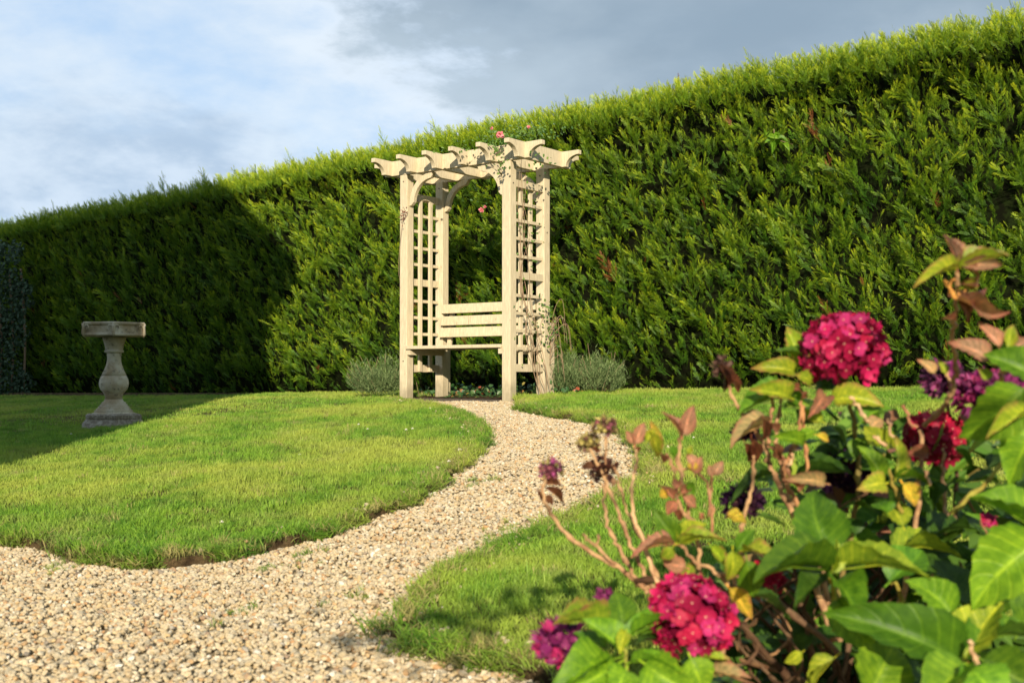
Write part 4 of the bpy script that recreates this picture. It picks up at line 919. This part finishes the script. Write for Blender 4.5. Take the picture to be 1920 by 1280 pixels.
HEADS = [
 (1583, 657, 1.95, 75, CR, 112, 35, .92, False, "fresh crimson flower head held highest"),
 (1293, 1154, 1.75, 77, CR, 112, 36, 1.0, False, "crimson flower head lowest beside the lawn"),
 (1750, 824, 2.05, 57, CR2, 80, 31, .9, False, "deep red flower head partly hidden by stems"),
 (1848, 740, 2.0, 52, MG, 80, 20, .7, True, "fading magenta flower head"),
 (1900, 722, 2.02, 30, MG, 40, 18, .8, True, None), (1772, 716, 2.05, 30, [DK[2], MG[1], MG[2]], 44, 20, 1.0, True, "dark purple fading flower head"),
 (1575, 888, 2.05, 40, DK, 60, 20, .9, True, "nearly black withered flower head"), (1612, 905, 2.05, 24, DK, 30, 18, .9, True, None),
 (1392, 940, 1.98, 32, DK, 46, 18, .8, True, "withered purple black flower head"), (1400, 810, 2.0, 20, DK, 30, 14, .8, True, None),
 (1052, 1206, 1.8, 36, [MG[0], MG[1], CR[3], DK[2]], 46, 26, .95, True, "small purple red flower head at the lawn edge"), (1136, 1122, 1.85, 15, MG, 18, 16, 1.0, True, None),
 (1430, 1085, 2.0, 34, CR2, 34, 30, .9, False, None), (1845, 985, 2.1, 24, CR, 20, 30, .7, False, None),
 (1033, 880, 2.0, 19, [DR_[1], DR_[0], MG[2]], 38, 10, .9, True, "dried pinkish seed head"), (1134, 800, 2.0, 21, [DR_[0], DR_[3], DR_[2], DR_[2], DR_[3], DR_[1]], 46, 10, .8, True, "dried yellowish seed head with a pink tip"),
 (1104, 830, 2.02, 18, [DR_[0], DR_[2], DR_[3]], 44, 10, .8, True, "small dried brown seed head"), (1128, 880, 2.0, 19, [(.05, .02, .02), (.10, .04, .03)], 34, 13, 1.1, True, "black shrivelled seed head"), (1355, 690, 1.97, 12, [(.12, .06, .045)], 20, 14, 1.6, True, None),
]
HC = [head(x, y, Y, r, cols[0], cols, n, fs, sq, dry, lab) for (x, y, Y, r, cols, n, fs, sq, dry, lab) in HEADS]
# stems
m_bark, t, b = new_mat("hydrangea_bark", .85, .2)
p = world_pos(t); oi = t.nodes.new('ShaderNodeObjectInfo'); nz = NOISE(t, p, 38, 4)
c = MIX(t, RAMP(t, nz, .4, .65), (.42, .27, .14), (.26, .14, .075)); c = MIX(t, MA(t, 'MULTIPLY', RAMP(t, NOISE(t, p, 110, 3), .56, .66), .6), c, (.16, .10, .07))
c = MIX(t, .92, c, oi.outputs['Color'], 'MULTIPLY'); t.links.new(c, b.inputs[0]); bump(t, b, NOISE(t, p, 200, 3), .5, .003)
def stem(pts, r0, r1, col=(1, 1, 1), knots=True, name="stem"):
    r0 *= .72; r1 *= .70; P = smooth_path(pts, 6); n = len(P); jit = [Vector([random.gauss(0, .0016) for _ in range(3)]) for _ in range(n)]
    P = [p_+j for p_, j in zip(P, jit)]; R = [r0+(r1-r0)*i/(n-1) for i in range(n)]
    if knots:
        for k in range(4, n-1, random.choice((6, 7, 8))): R[k] *= 1.5
    m = MB(); m.tube(P, R, 8); o = m.build(name, m_bark, hyd, True); o.matrix_parent_inverse = HI; o.color = (*col, 1); return o
def S_(pl, Y, r0, r1, col=(1, 1, 1), Y1=None):
    n = len(pl); Y1 = Y if Y1 is None else Y1
    stem([at(x, y, Y+(Y1-Y)*i/(n-1)) for i, (x, y) in enumerate(pl)], r0*Y/F, r1*Y/F, col)
LT = (1.25, 1.2, 1.15); WH = (1.7, 1.75, 1.8); GY = (.38, .36, .38); DKs = (.16, .13, .12)  # DKs puts the shade low in the bush into the stem colour
S_([(1330, 1290), (1250, 1130), (1190, 1085), (1150, 1055), (1075, 1012), (1037, 968), (1018, 925), (1020, 900), (1035, 892)], 1.9, 8, 3.5, LT, 2.0)
S_([(1240, 1120), (1215, 1085), (1182, 1020), (1160, 962), (1136, 905), (1115, 860), (1106, 840)], 1.9, 6, 3.5, LT, 2.0)
S_([(1215, 1110), (1190, 1080), (1165, 1030), (1138, 985), (1133, 930), (1136, 870), (1134, 812)], 1.9, 6, 3.2, LT, 2.0)
S_([(1245, 1110), (1225, 1075), (1200, 1000), (1184, 945), (1185, 905), (1194, 860), (1190, 832)], 1.9, 5.5, 3.5, WH)
S_([(1255, 1140), (1215, 1040), (1190, 985), (1168, 930), (1158, 895), (1150, 870)], 1.92, 4.5, 3, LT, 1.98)
S_([(1150, 1055), (1112, 1018), (1092, 1000)], 1.93, 4.5, 3, LT); S_([(1118, 1022), (1122, 998)], 1.93, 4, 3, LT)
S_([(1330, 1180), (1310, 1060), (1302, 990), (1288, 950), (1277, 900), (1270, 850), (1278, 815)], 1.9, 6, 4, LT, 1.86)
S_([(1302, 990), (1272, 940), (1265, 900), (1255, 862), (1232, 846)], 1.88, 5, 3, LT); S_([(1330, 965), (1328, 910), (1300, 880), (1262, 877), (1250, 850)], 1.88, 4, 3, (1.1, .9, .9))
S_([(1335, 1000), (1332, 930), (1334, 890)], 1.9, 4, 3, (1.1, .8, .8)); S_([(1275, 890), (1268, 855), (1265, 838)], 1.87, 4, 3, LT)
S_([(1400, 1130), (1340, 1070), (1300, 1050), (1275, 1010)], 1.85, 6, 4, LT); S_([(1330, 1100), (1280, 1060), (1245, 1010), (1215, 1000)], 1.87, 5, 3.5, (1.1, .9, .85))
S_([(1350, 1240), (1375, 1100), (1385, 1040), (1390, 985), (1400, 945), (1412, 900), (1410, 850)], 1.9, 7, 4, LT)
S_([(1345, 1075), (1375, 1065), (1400, 1020)], 1.84, 6, 4, WH)
S_([(1560, 1200), (1500, 1000), (1470, 930), (1446, 880), (1425, 820), (1395, 785), (1372, 742), (1364, 705)], 1.95, 10, 3, LT)
S_([(1570, 1200), (1510, 980), (1480, 930), (1462, 870), (1455, 820), (1462, 760), (1468, 740)], 1.97, 8, 3.5, LT)
S_([(1540, 1020), (1490, 940), (1470, 900), (1478, 860), (1496, 800), (1502, 752)], 1.93, 7, 4, (1.2, .95, .8)); S_([(1478, 890), (1460, 850), (1440, 830), (1446, 780), (1448, 745)], 1.93, 6, 4, (1.1, .9, .9))
S_([(1512, 880), (1508, 820), (1504, 760)], 1.93, 5, 4, (1.4, 1.1, .9)); S_([(1478, 870), (1488, 840), (1494, 828)], 1.92, 5, 4, WH)
S_([(1560, 1150), (1600, 960), (1608, 880), (1600, 800), (1590, 735), (1585, 700)], 2.0, 7, 5, (.7, .9, .5), 1.97)
S_([(1640, 1300), (1700, 1060), (1722, 900), (1728, 805)], 1.95, 8, 5.5, LT); S_([(1728, 800), (1765, 765), (1784, 735), (1793, 690), (1788, 650), (1787, 620), (1794, 570), (1797, 505)], 1.95, 6.5, 4.5, LT, 1.7)
S_([(1783, 735), (1776, 705), (1770, 680)], 1.9, 5, 3.5, LT); S_([(1793, 560), (1778, 535), (1772, 525)], 1.7, 3.5, 2.5, (1.6, 1.2, .5)); S_([(1794, 560), (1782, 540), (1790, 522)], 1.7, 3, 2.5, (1.6, 1.2, .5)); S_([(1797, 556), (1812, 545), (1835, 538)], 1.7, 3, 2, (1.5, 1.1, .6))
S_([(1720, 800), (1705, 795), (1698, 770), (1692, 762)], 1.93, 4.5, 3, (1.2, .9, .9)); S_([(1768, 1000), (1770, 940), (1766, 880), (1768, 830)], 2.0, 5, 5, LT)
S_([(1790, 985), (1790, 900), (1785, 840), (1776, 760)], 2.05, 6, 4, GY); S_([(1880, 730), (1876, 700), (1880, 688)], 1.72, 6, 6, (1.6, 1.4, 1.1)); S_([(1880, 700), (1895, 690)], 1.72, 4, 3, LT)
S_([(1740, 905), (1735, 880)], 1.82, 4, 3.5, WH); S_([(1672, 818), (1662, 785)], 1.85, 4, 3.5, WH); S_([(1658, 835), (1640, 820)], 1.85, 5, 4, WH); S_([(1826, 1238), (1818, 1220), (1812, 1198)], 1.56, 6, 6, WH)
S_([(1625, 790), (1610, 765), (1594, 742)], 1.88, 5, 4, WH); S_([(1770, 1300), (1795, 1260), (1803, 1232)], 1.6, 9, 6, (1.0, 1.6, .3)); S_([(1560, 1180), (1560, 1110), (1554, 1075)], 1.74, 8, 6, (1.0, 1.6, .3))
S_([(1180, 1300), (1172, 1240), (1168, 1180)], 1.7, 6, 5, (.8, 1.4, .4)); S_([(1330, 1340), (1310, 1240), (1295, 1180)], 1.78, 7, 5, (.8, 1.2, .4)); S_([(1100, 1330), (1075, 1260), (1055, 1215)], 1.82, 5, 4, (.8, 1.1, .5))
S_([(1780, 960), (1850, 900), (1930, 790)], 1.75, 6, 5, (.9, 1.3, .4)); S_([(1690, 960), (1672, 905), (1655, 850)], 1.86, 6, 4, (.9, 1.2, .4)); S_([(1700, 1180), (1680, 1100), (1664, 1085)], 1.82, 6, 4, (.9, 1.3, .4))
S_([(1565, 1220), (1450, 1120), (1400, 1110), (1366, 1098)], 1.84, 8, 5, GY); S_([(1540, 1330), (1440, 1230), (1390, 1170), (1350, 1130), (1270, 1090), (1190, 1085)], 1.9, 9, 7, DKs)
# woody framework rising from the foot of the bush
for (px, py, Y) in ((1250, 1120, 1.95), (1340, 1180, 1.95), (1420, 1150, 2.0), (1480, 1040, 2.0), (1540, 1000, 2.05), (1600, 1060, 2.1), (1660, 1130, 2.05), (1720, 1030, 2.1), (1780, 960, 2.15), (1850, 1040, 2.0), (1900, 1080, 1.9), (1310, 1230, 1.85), (1450, 1090, 1.9), (1500, 1130, 1.92), (1580, 1160, 1.95), (1380, 1230, 1.85), (1440, 1260, 1.85), (1620, 980, 2.15), (1760, 1250, 1.8)):
    e = at(px, py, Y); b0 = HB0+Vector((random.uniform(-.10, .10), random.uniform(-.10, .10), -.02)); md = b0.lerp(e, .5)+Vector((random.gauss(0, .02), random.gauss(0, .02), .04))
    stem([b0, b0.lerp(md, .5)+Vector((random.gauss(0, .01), 0, .01)), md, e], .0075, .0042, random.choice((DKs, DKs, GY, (.5, .42, .38))))
    for _ in range(2):
        q = md.lerp(e, random.random()); stem([q, q+Vector((random.gauss(0, .03), random.gauss(0, .02), .05)), q+Vector((random.gauss(0, .06), random.gauss(0, .03), .12))], .0035, .002, random.choice((DKs, DKs, GY, (.8, .7, .6))), name="twig")

# ------------------------------------------------------------------ climbing rose on the arbour
m_vine, t, b = new_mat("rose_stem", .8, .2); p = world_pos(t); t.links.new(MIX(t, NOISE(t, p, 20, 3), (.24, .15, .09), (.46, .34, .22)), b.inputs[0])
m_sl, t, b = new_mat("small_leaf", .5, .3); p = world_pos(t); rr = N(t, 'ShaderNodeNewGeometry')
t.links.new(MIX(t, rr.outputs['Random Per Island'], (.035, .10, .02), (.13, .22, .035)), b.inputs[0])
m_pink, t, b = new_mat("pink_petal", .6, .2); rr = N(t, 'ShaderNodeNewGeometry'); t.links.new(MIX(t, rr.outputs['Random Per Island'], (.62, .10, .16), (.75, .30, .30)), b.inputs[0])
m_brn, t, b = new_mat("withered_petal", .8, .1); rr = N(t, 'ShaderNodeNewGeometry'); t.links.new(MIX(t, rr.outputs['Random Per Island'], (.09, .025, .02), (.24, .10, .07)), b.inputs[0])
rb0 = awp(W+.12, DR+.05, 0); rose = empty("climbing_rose", tuple(rb0)); tag(rose, "climbing rose with thin bare stems and few pink flowers on the right lattice", "climbing plant")
RI = Matrix.Translation(-rb0)
def rpart(m, name, mat, stuff=False, sm=False):
    o = m.build(name, mat, rose, sm); o.matrix_parent_inverse = RI
    if stuff: o['kind'] = 'stuff'
    return o
xs_ = W+.10
for k in range(7):
    x0, y0 = W+.14+random.uniform(-.03, .05), DR+random.uniform(-.10, .05); top = random.choice((.75, .95, 1.3, 1.9, 2.0, 1.98, 1.7, .8, 1.95)) if k > 3 else (1.95, 2.0, 1.9, 1.6)[k]
    pts = []; n = 7
    for i in range(n+1):
        q = i/n; spread = .16*math.sin(math.pi*min(1, q*1.6)) if top < 1.2 else .03
        yy = y0+(-.30+.035*(k % 4))*min(1, q*2.2)+random.gauss(0, .035) if top > 1.2 else y0+random.gauss(0, .05)-.10*math.sin(3*q)
        pts.append(awp(W+.078+(.06*(1-q)*(q < .5))+random.uniform(-.006, .02), yy, top*q))
    m = MB(); P = smooth_path(pts, 5); m.tube(P, [.0032-.0017*i/len(P) for i in range(len(P))], 5); rpart(m, "rose_stem", m_vine, sm=True)
for k in range(12):                                    # arching side shoots low down on the right post
    a0 = awp(W+.10, DR+.06, random.uniform(.3, .6)); dx = random.uniform(.02, .20); h = random.uniform(.02, .28)
    P = smooth_path([a0, a0+Vector((dx*.4, -.04, h*.8)), a0+Vector((dx*.9, -.05, h)), a0+Vector((dx*1.1, -.06, h-.22))], 5)
    m = MB(); m.tube(P, [.0024-.0012*i/len(P) for i in range(len(P))], 5); rpart(m, "side_shoot", m_vine, sm=True)
m = MB()
for _ in range(120):
    q = random.random(); c = awp(W+.10+random.gauss(0, .02), random.uniform(.05, .5), random.uniform(.3, 1.95)) if q < .45 else awp(W+.12+random.gauss(0, .05), DR+random.gauss(0, .08), random.uniform(.45, .85))
    flat_leaf(m, c, rvec()+Vector((0, -.3, 0)), Vector((0, -1, .4)), random.uniform(.018, .035), random.uniform(.012, .02))
for (px, py, Y, sx, sz, n) in ((930, 262, 9.5, .07, .05, 80), (905, 268, 9.5, .07, .03, 14), (936, 298, 9.3, .035, .055, 34), (985, 246, 10.1, .16, .045, 190), (1000, 560, 9.85, .05, .3, 26), (900, 365, 10.2, .05, .06, 26), (872, 275, 9.5, .12, .02, 16), (1005, 300, 9.35, .08, .04, 20)):
    for _ in range(n):
        c = at(px, py, Y)+Vector((random.gauss(0, sx), random.gauss(0, .06), random.gauss(0, sz))); flat_leaf(m, c, rvec()+Vector((0, -.2, .1)), Vector((0, -.9, .5)), random.uniform(.02, .034), random.uniform(.014, .022))
rpart(m, "leaves", m_sl, True)
for (px, py, Y, r) in ((938, 251, 9.3, .030), (921, 238, 9.5, .013), (902, 393, 9.9, .022), (991, 236, 9.8, .015), (909, 387, 9.9, .013)):
    m = MB(); c = at(px, py, Y)
    for k in range(18):
        d = rvec().normalized(); d.y = -abs(d.y); flat_leaf(m, c+d*r*.15, d, Vector((0, -1, .3))+rvec(.3), r, r*.9)
    rpart(m, "rose_flower", m_pink)
m = MB(); c = at(755, 402, 10.12)
for _ in range(34): flat_leaf(m, c+Vector((random.gauss(0, .016), random.gauss(0, .012), random.gauss(0, .032))), rvec(), Vector((0, -1, 0)), .016, .011)
dq = empty("withered_flower_cluster", tuple(c)); tag(dq, "dark reddish brown withered flower cluster against the left front post of the arbour", "flower")
o = m.build("petals", m_brn, dq); o.matrix_parent_inverse = Matrix.Translation(-c)
m = MB(); P = smooth_path([c, awp(-.03, .02, 1.1), awp(-.06, .2, .8), awp(-.10, .3, .3), awp(-.12, .4, 0)], 4); m.tube(P, .0018, 4); o = m.build("stalk", m_vine, dq); o.matrix_parent_inverse = Matrix.Translation(-c)

# ------------------------------------------------------------------ lavender either side of the arbour
m_lav, t, b = new_mat("lavender_leaf", .8, .15); rr = N(t, 'ShaderNodeNewGeometry')
t.links.new(MIX(t, rr.outputs['Random Per Island'], (.04, .085, .022), (.24, .32, .13)), b.inputs[0])
def lavender(cx, cy, rx, h, label, n=1300):
    g = G(cx, cy); r = empty("lavender_bush", (cx, cy, g)); tag(r, label, "shrub", "lavender bushes beside the arbour"); m = MB(); m2 = MB()
    for i in range(n):
        a = random.uniform(0, 6.28); q = math.sqrt(random.random()); d = Vector((math.cos(a)*q*1.0, math.sin(a)*q*.8, random.uniform(.35, 1)))
        L = h*random.uniform(.40, 1.2)*(1-.35*q*q)*(1+.75*noise.noise(Vector((math.cos(a)*1.3+cx*3, math.sin(a)*1.3, q)))); b_ = Vector((math.cos(a)*q*rx*.45, math.sin(a)*q*rx*.4, random.uniform(0, h*.4)))
        e = b_+Vector((d.x*rx*.75, d.y*rx*.7, L*(1-b_.z/h*.6))); k = (e-b_)
        for j in range(6):
            c = b_+k*(.35+.65*j/6); s = Vector((random.gauss(0, 1), random.gauss(0, 1), .9)).normalized()*.038; w = Vector((random.gauss(0, 1), random.gauss(0, 1), 0)).normalized()*.0028
            m.add([c-w, c+w, c+k*.04+s], [(0, 1, 2)])
        if i % 60 == 0:
            st = [b_, b_+k*.7, e+Vector((random.gauss(0, .02), random.gauss(0, .02), random.uniform(.02, .07)))]; m2.tube(st, .0014, 4)
    o = m.build("foliage", m_lav, r); o['kind'] = 'stuff'; o2 = m2.build("flower_stalks", m_vine, r); o2['kind'] = 'stuff'
pL = on_ground(705, 743); pR = on_ground(1095, 742)
lavender((706-960)/F*10.6, 10.6, .24, .33, "grey green lavender bush left of the arbour, half hidden by its left front post")
lavender((1058-960)/F*10.05, 10.05, .20, .30, "grey green lavender bush touching the right rear post of the arbour")
lavender((1118-960)/F*9.95, 9.95, .24, .29, "wide grey green lavender bush against the hedge, furthest right of the three")
# ivy and fallen leaves under the seat
m_ivy, t, b = new_mat("ivy_leaf", .45, .35); rr = N(t, 'ShaderNodeNewGeometry'); cr = N(t, 'ShaderNodeValToRGB'); t.links.new(rr.outputs['Random Per Island'], cr.inputs[0])
e = cr.color_ramp.elements; e[0].color = (.02, .06, .02, 1); e[1].color = (.32, .08, .04, 1); e[1].position = .97
for q, c in ((.45, (.04, .11, .03)), (.86, (.07, .13, .035)), (.93, (.26, .22, .05))): k = e.new(q); k.color = (*c, 1)
t.links.new(cr.outputs[0], b.inputs[0])
m = MB()
for _ in range(900):
    x = random.uniform(-.3, 1.5); y = random.uniform(.55, 1.25); c = awp(x, y, random.uniform(0, .11)*random.random()); c.z = G(c.x, c.y)+.02+random.uniform(0, .10)*random.random()
    flat_leaf(m, c, rvec()+Vector((0, 0, .3)), Vector((0, -.6, .8))+rvec(.3), random.uniform(.03, .05), random.uniform(.03, .045))
for _ in range(160):
    x = random.uniform(.3, 1.2); y = random.uniform(.05, .6); c = awp(x, y, 0); c.z = G(c.x, c.y)+.022; flat_leaf(m, c, Vector((random.gauss(0, 1), random.gauss(0, 1), .2)), Vector((0, -.2, 1)), .03, .022)
tag(m.build("ground_ivy", m_ivy), kind='stuff', label="dark ivy with red and yellow leaves on the soil under the arbour seat")
# a broad-leaved shoot growing out of the hedge
bs = at(1468, 268, 7.9); br = empty("bramble_shoot", tuple(bs)); tag(br, "light green broad leaved bramble shoot poking out of the conifer hedge", "plant"); BI = Matrix.Translation(-bs)
HN3 = Vector((HN[0], HN[1], 0))
def hedge_pt(px, py, out=.06):
    k = (px-960)/F; A = np.array([[HU[0], -k*1.0], [HU[1], -1.0]]); s, Y = np.linalg.solve(A, -HA); return at(px, py, Y)+HN3*out
bs = hedge_pt(1466, 262, .10); br.location = bs; BI = Matrix.Translation(-bs)
for k in range(11):
    d = rvec(); d.z = d.z*.5+.1; d.normalize(); b_ = bs+rvec(.03)+HN3*random.uniform(0, .03)
    put_leaf(b_, b_+d*random.uniform(.07, .11), .045, 'l', 'G', Vector((0, -.8, .6)), parent=br, pinv=BI)
m = MB(); m.tube([bs-HN3*.3, bs, bs+Vector((0, 0, .08))], .003, 5); o = m.build("shoot_stem", m_vine, br); o.matrix_parent_inverse = BI
# ------------------------------------------------------------------ glossy shrub at the far left
m_gl, t, b = new_mat("glossy_leaf", .55, .25); rr = N(t, 'ShaderNodeNewGeometry')
t.links.new(MIX(t, rr.outputs['Random Per Island'], (.010, .030, .010), (.055, .10, .05)), b.inputs[0])
gs = empty("glossy_shrub", (-7.9, 17.6, G(-7.9, 17.6))); tag(gs, "dark glossy leaved evergreen shrub in front of the hedge at the far left", "shrub")
m = MB()
for _ in range(5200):
    z = random.uniform(.02, 2.35); px_ = random.uniform(-150, 52+34*noise.noise(Vector((z*2.3, 0, 0)))-30*max(0, z-1.7)); Y = 17.55+random.uniform(0, .5)
    c = Vector(((px_-960)/F*Y, Y-.1*random.random(), G(-7.9, 17.6)+z)); n = Vector((random.gauss(0, .4), -1, .5)); flat_leaf(m, c, rvec()+Vector((0, -.3, -.4)), n, random.uniform(.05, .08), random.uniform(.03, .045))
o = m.build("foliage", m_gl, gs); o.matrix_parent_inverse = gs.matrix_basis.inverted(); o['kind'] = 'stuff'
for k in range(5):
    m = MB(); x = -8.2+.18*k; m.tube(smooth_path([(x, 17.95, .3), (x+.05, 17.9, 1.2), (x-.03, 17.9, 2.3)], 4), .018, 6); o = m.build("trunk", m_vine, gs); o.matrix_parent_inverse = gs.matrix_basis.inverted()

# ------------------------------------------------------------------ clover flowers on the lawn
m_clo, t, b = new_mat("clover_white", .8, .1); b.inputs[0].default_value = (.72, .70, .62, 1)
cm = MB()
for _ in range(26):
    d = rvec().normalized(); d.z = abs(d.z); flat_leaf(cm, Vector((0, 0, .045))+d*.003, d, rvec(), .008, .004)
cmesh = cm.mesh("clover_flower", m_clo); sm = MB(); sm.tube([(0, 0, 0), (0, 0, .045)], .0008, 4); smesh = sm.mesh("stalk", m_sl)
for (px, py) in ((673, 803), (690, 810), (762, 813), (774, 811), (842, 874), (418, 988), (563, 857), (1300, 826), (135, 820)):
    gx, gy = on_ground(px, py, .03); o = bpy.data.objects.new("clover_flower", cmesh); COL.objects.link(o); o.location = (gx, gy, G(gx, gy)+.018); s = random.uniform(.6, .85); o.scale = (s, s, s)
    tag(o, "tiny white clover flower in the mown grass of the lawn", "flower", "white clover flowers in the lawn"); q = bpy.data.objects.new("stalk", smesh); COL.objects.link(q); q.parent = o

# ------------------------------------------------------------------ small tree added out of view behind the camera to dapple the near lawn
tx, ty = 2.5, -1.3; tg = G(tx, ty); tree = empty("added_shade_tree", (tx, ty, tg)); tag(tree, "added tree behind the camera, out of view, its low branch shading the lawn tip", "tree"); TI = Matrix.Translation((-tx, -ty, -tg))
def tpart(m, name, mat):
    o = m.build(name, mat, tree, True); o.matrix_parent_inverse = TI; return o
m = MB(); m.tube(smooth_path([(tx, ty, tg-.05), (tx+.03, ty, tg+.6), (tx-.02, ty, 1.35), (tx+.05, ty-.1, 1.9)], 4), [.07-.035*i/12 for i in range(13)], 9); tpart(m, "trunk", m_vine)
br_ = smooth_path([(tx-.02, ty, 1.35), (tx-.7, ty+.05, 1.58), (tx-1.4, ty+.15, 1.64), (tx-2.2, ty+.25, 1.56), (tx-2.85, ty+.3, 1.46)], 5)
m = MB(); m.tube(br_, [.022-.018*i/len(br_) for i in range(len(br_))], 6); tpart(m, "branch", m_vine)
m = MB()
for _ in range(46):
    q = random.uniform(.85, 1.0); c = br_[int(q*(len(br_)-1))]+Vector((random.gauss(0, .09), random.gauss(0, .12), random.gauss(0, .04))); flat_leaf(m, c, rvec()+Vector((-.3, 0, -.3)), rvec(), .07, .04)
for _ in range(260):
    c = Vector((tx+.05, ty-.1, 1.85))+rvec(.22); flat_leaf(m, c, rvec(), rvec(), .07, .04)
o = tpart(m, "crown", m_sl); o['kind'] = 'stuff'
# ------------------------------------------------------------------ house beside the camera, whose gable shades the left of the garden
m_brick, t, b = new_mat("house_render", .9, .1); p = world_pos(t); t.links.new(MIX(t, NOISE(t, p, 8, 4), (.42, .36, .28), (.52, .46, .36)), b.inputs[0])
m_tile, t, b = new_mat("roof_tile", .85, .15); p = world_pos(t); t.links.new(MIX(t, NOISE(t, p, 9, 4), (.14, .09, .07), (.24, .15, .11)), b.inputs[0])
m_glass, t, b = new_mat("window_glass", .08, .5); b.inputs[0].default_value = (.03, .035, .04, 1)
m_frame, t, b = new_mat("white_frame", .5, .4); b.inputs[0].default_value = (.75, .75, .72, 1)
XR = -2.94; YF = 3.0; XL = -10.5; XM = (XR+XL)/2; EZ = 7.075-.364*YF; PT = 1.22
house = empty("house", (XM, -1.5, 0)); tag(house, "rendered house with steep tiled gable roof left of the near lawn", "house"); HOI = house.matrix_basis.inverted()
def hpart(m, name, mat, par=None, bevel=0):
    o = m.build(name, mat, par or house, bevel=bevel)
    if par is None: o.matrix_parent_inverse = HOI
    else: o.matrix_parent_inverse = (HOI @ Matrix.Identity(4)).inverted() if False else house.matrix_basis.inverted()
    return o
zw = EZ-.62; zr = EZ+PT*(XR+.41-XM); zs = EZ+.5
m = MB(); poly = [(XL, -.2), (XR, -.2), (XR, zs-.12), (XM, zr-.12), (XL, zs-.12)]
m.prism(poly, lambda u, z, q: (u, q, z), -7, YF-.12); hpart(m, "wall", m_brick)
for sg in (-1, 1):
    w_ = XM+sg*(XR-XM); m = MB(); m.prism([(w_, zs-.118), (w_, zs), (XM, zr), (XM, zr-.118)], lambda u, z, q: (u, q, z), -7.1, YF-.35); hpart(m, "roof", m_tile)
    e_ = XM+sg*(XR+.41-XM); m = MB(); m.prism([(e_, EZ-.16), (e_, EZ), (XM, zr), (XM, zr-.25)], lambda u, z, q: (u, q, z), YF-.349, YF); hpart(m, "coping", m_brick)
    m = MB(); m.prism([(e_-.03*sg, EZ-.161), (w_+.002*sg, zw), (w_+.002*sg, EZ+.3)], lambda u, z, q: (u, q, z), YF-.34, YF-.125); hpart(m, "kneeler", m_brick)
for (x, z0) in ((-5.0, .9), (-8.2, .9), (-5.0, 3.3), (-8.2, 3.3)):
    m = MB(); m.box(x-.6, x+.6, YF-.121, YF-.06, z0, z0+1.2); fr = hpart(m, "window", m_frame, bevel=.005)
    for s in (-1, 1):
        m = MB(); m.box(x+s*.29-.25, x+s*.29+.25, YF-.062, YF-.052, z0+.06, z0+1.14); hpart(m, "pane", m_glass)
m = MB(); m.box(-7.1, -6.2, YF-.121, YF-.07, 0, 2.05); hpart(m, "door", m_frame, bevel=.005)
print("objects", len(bpy.data.objects))
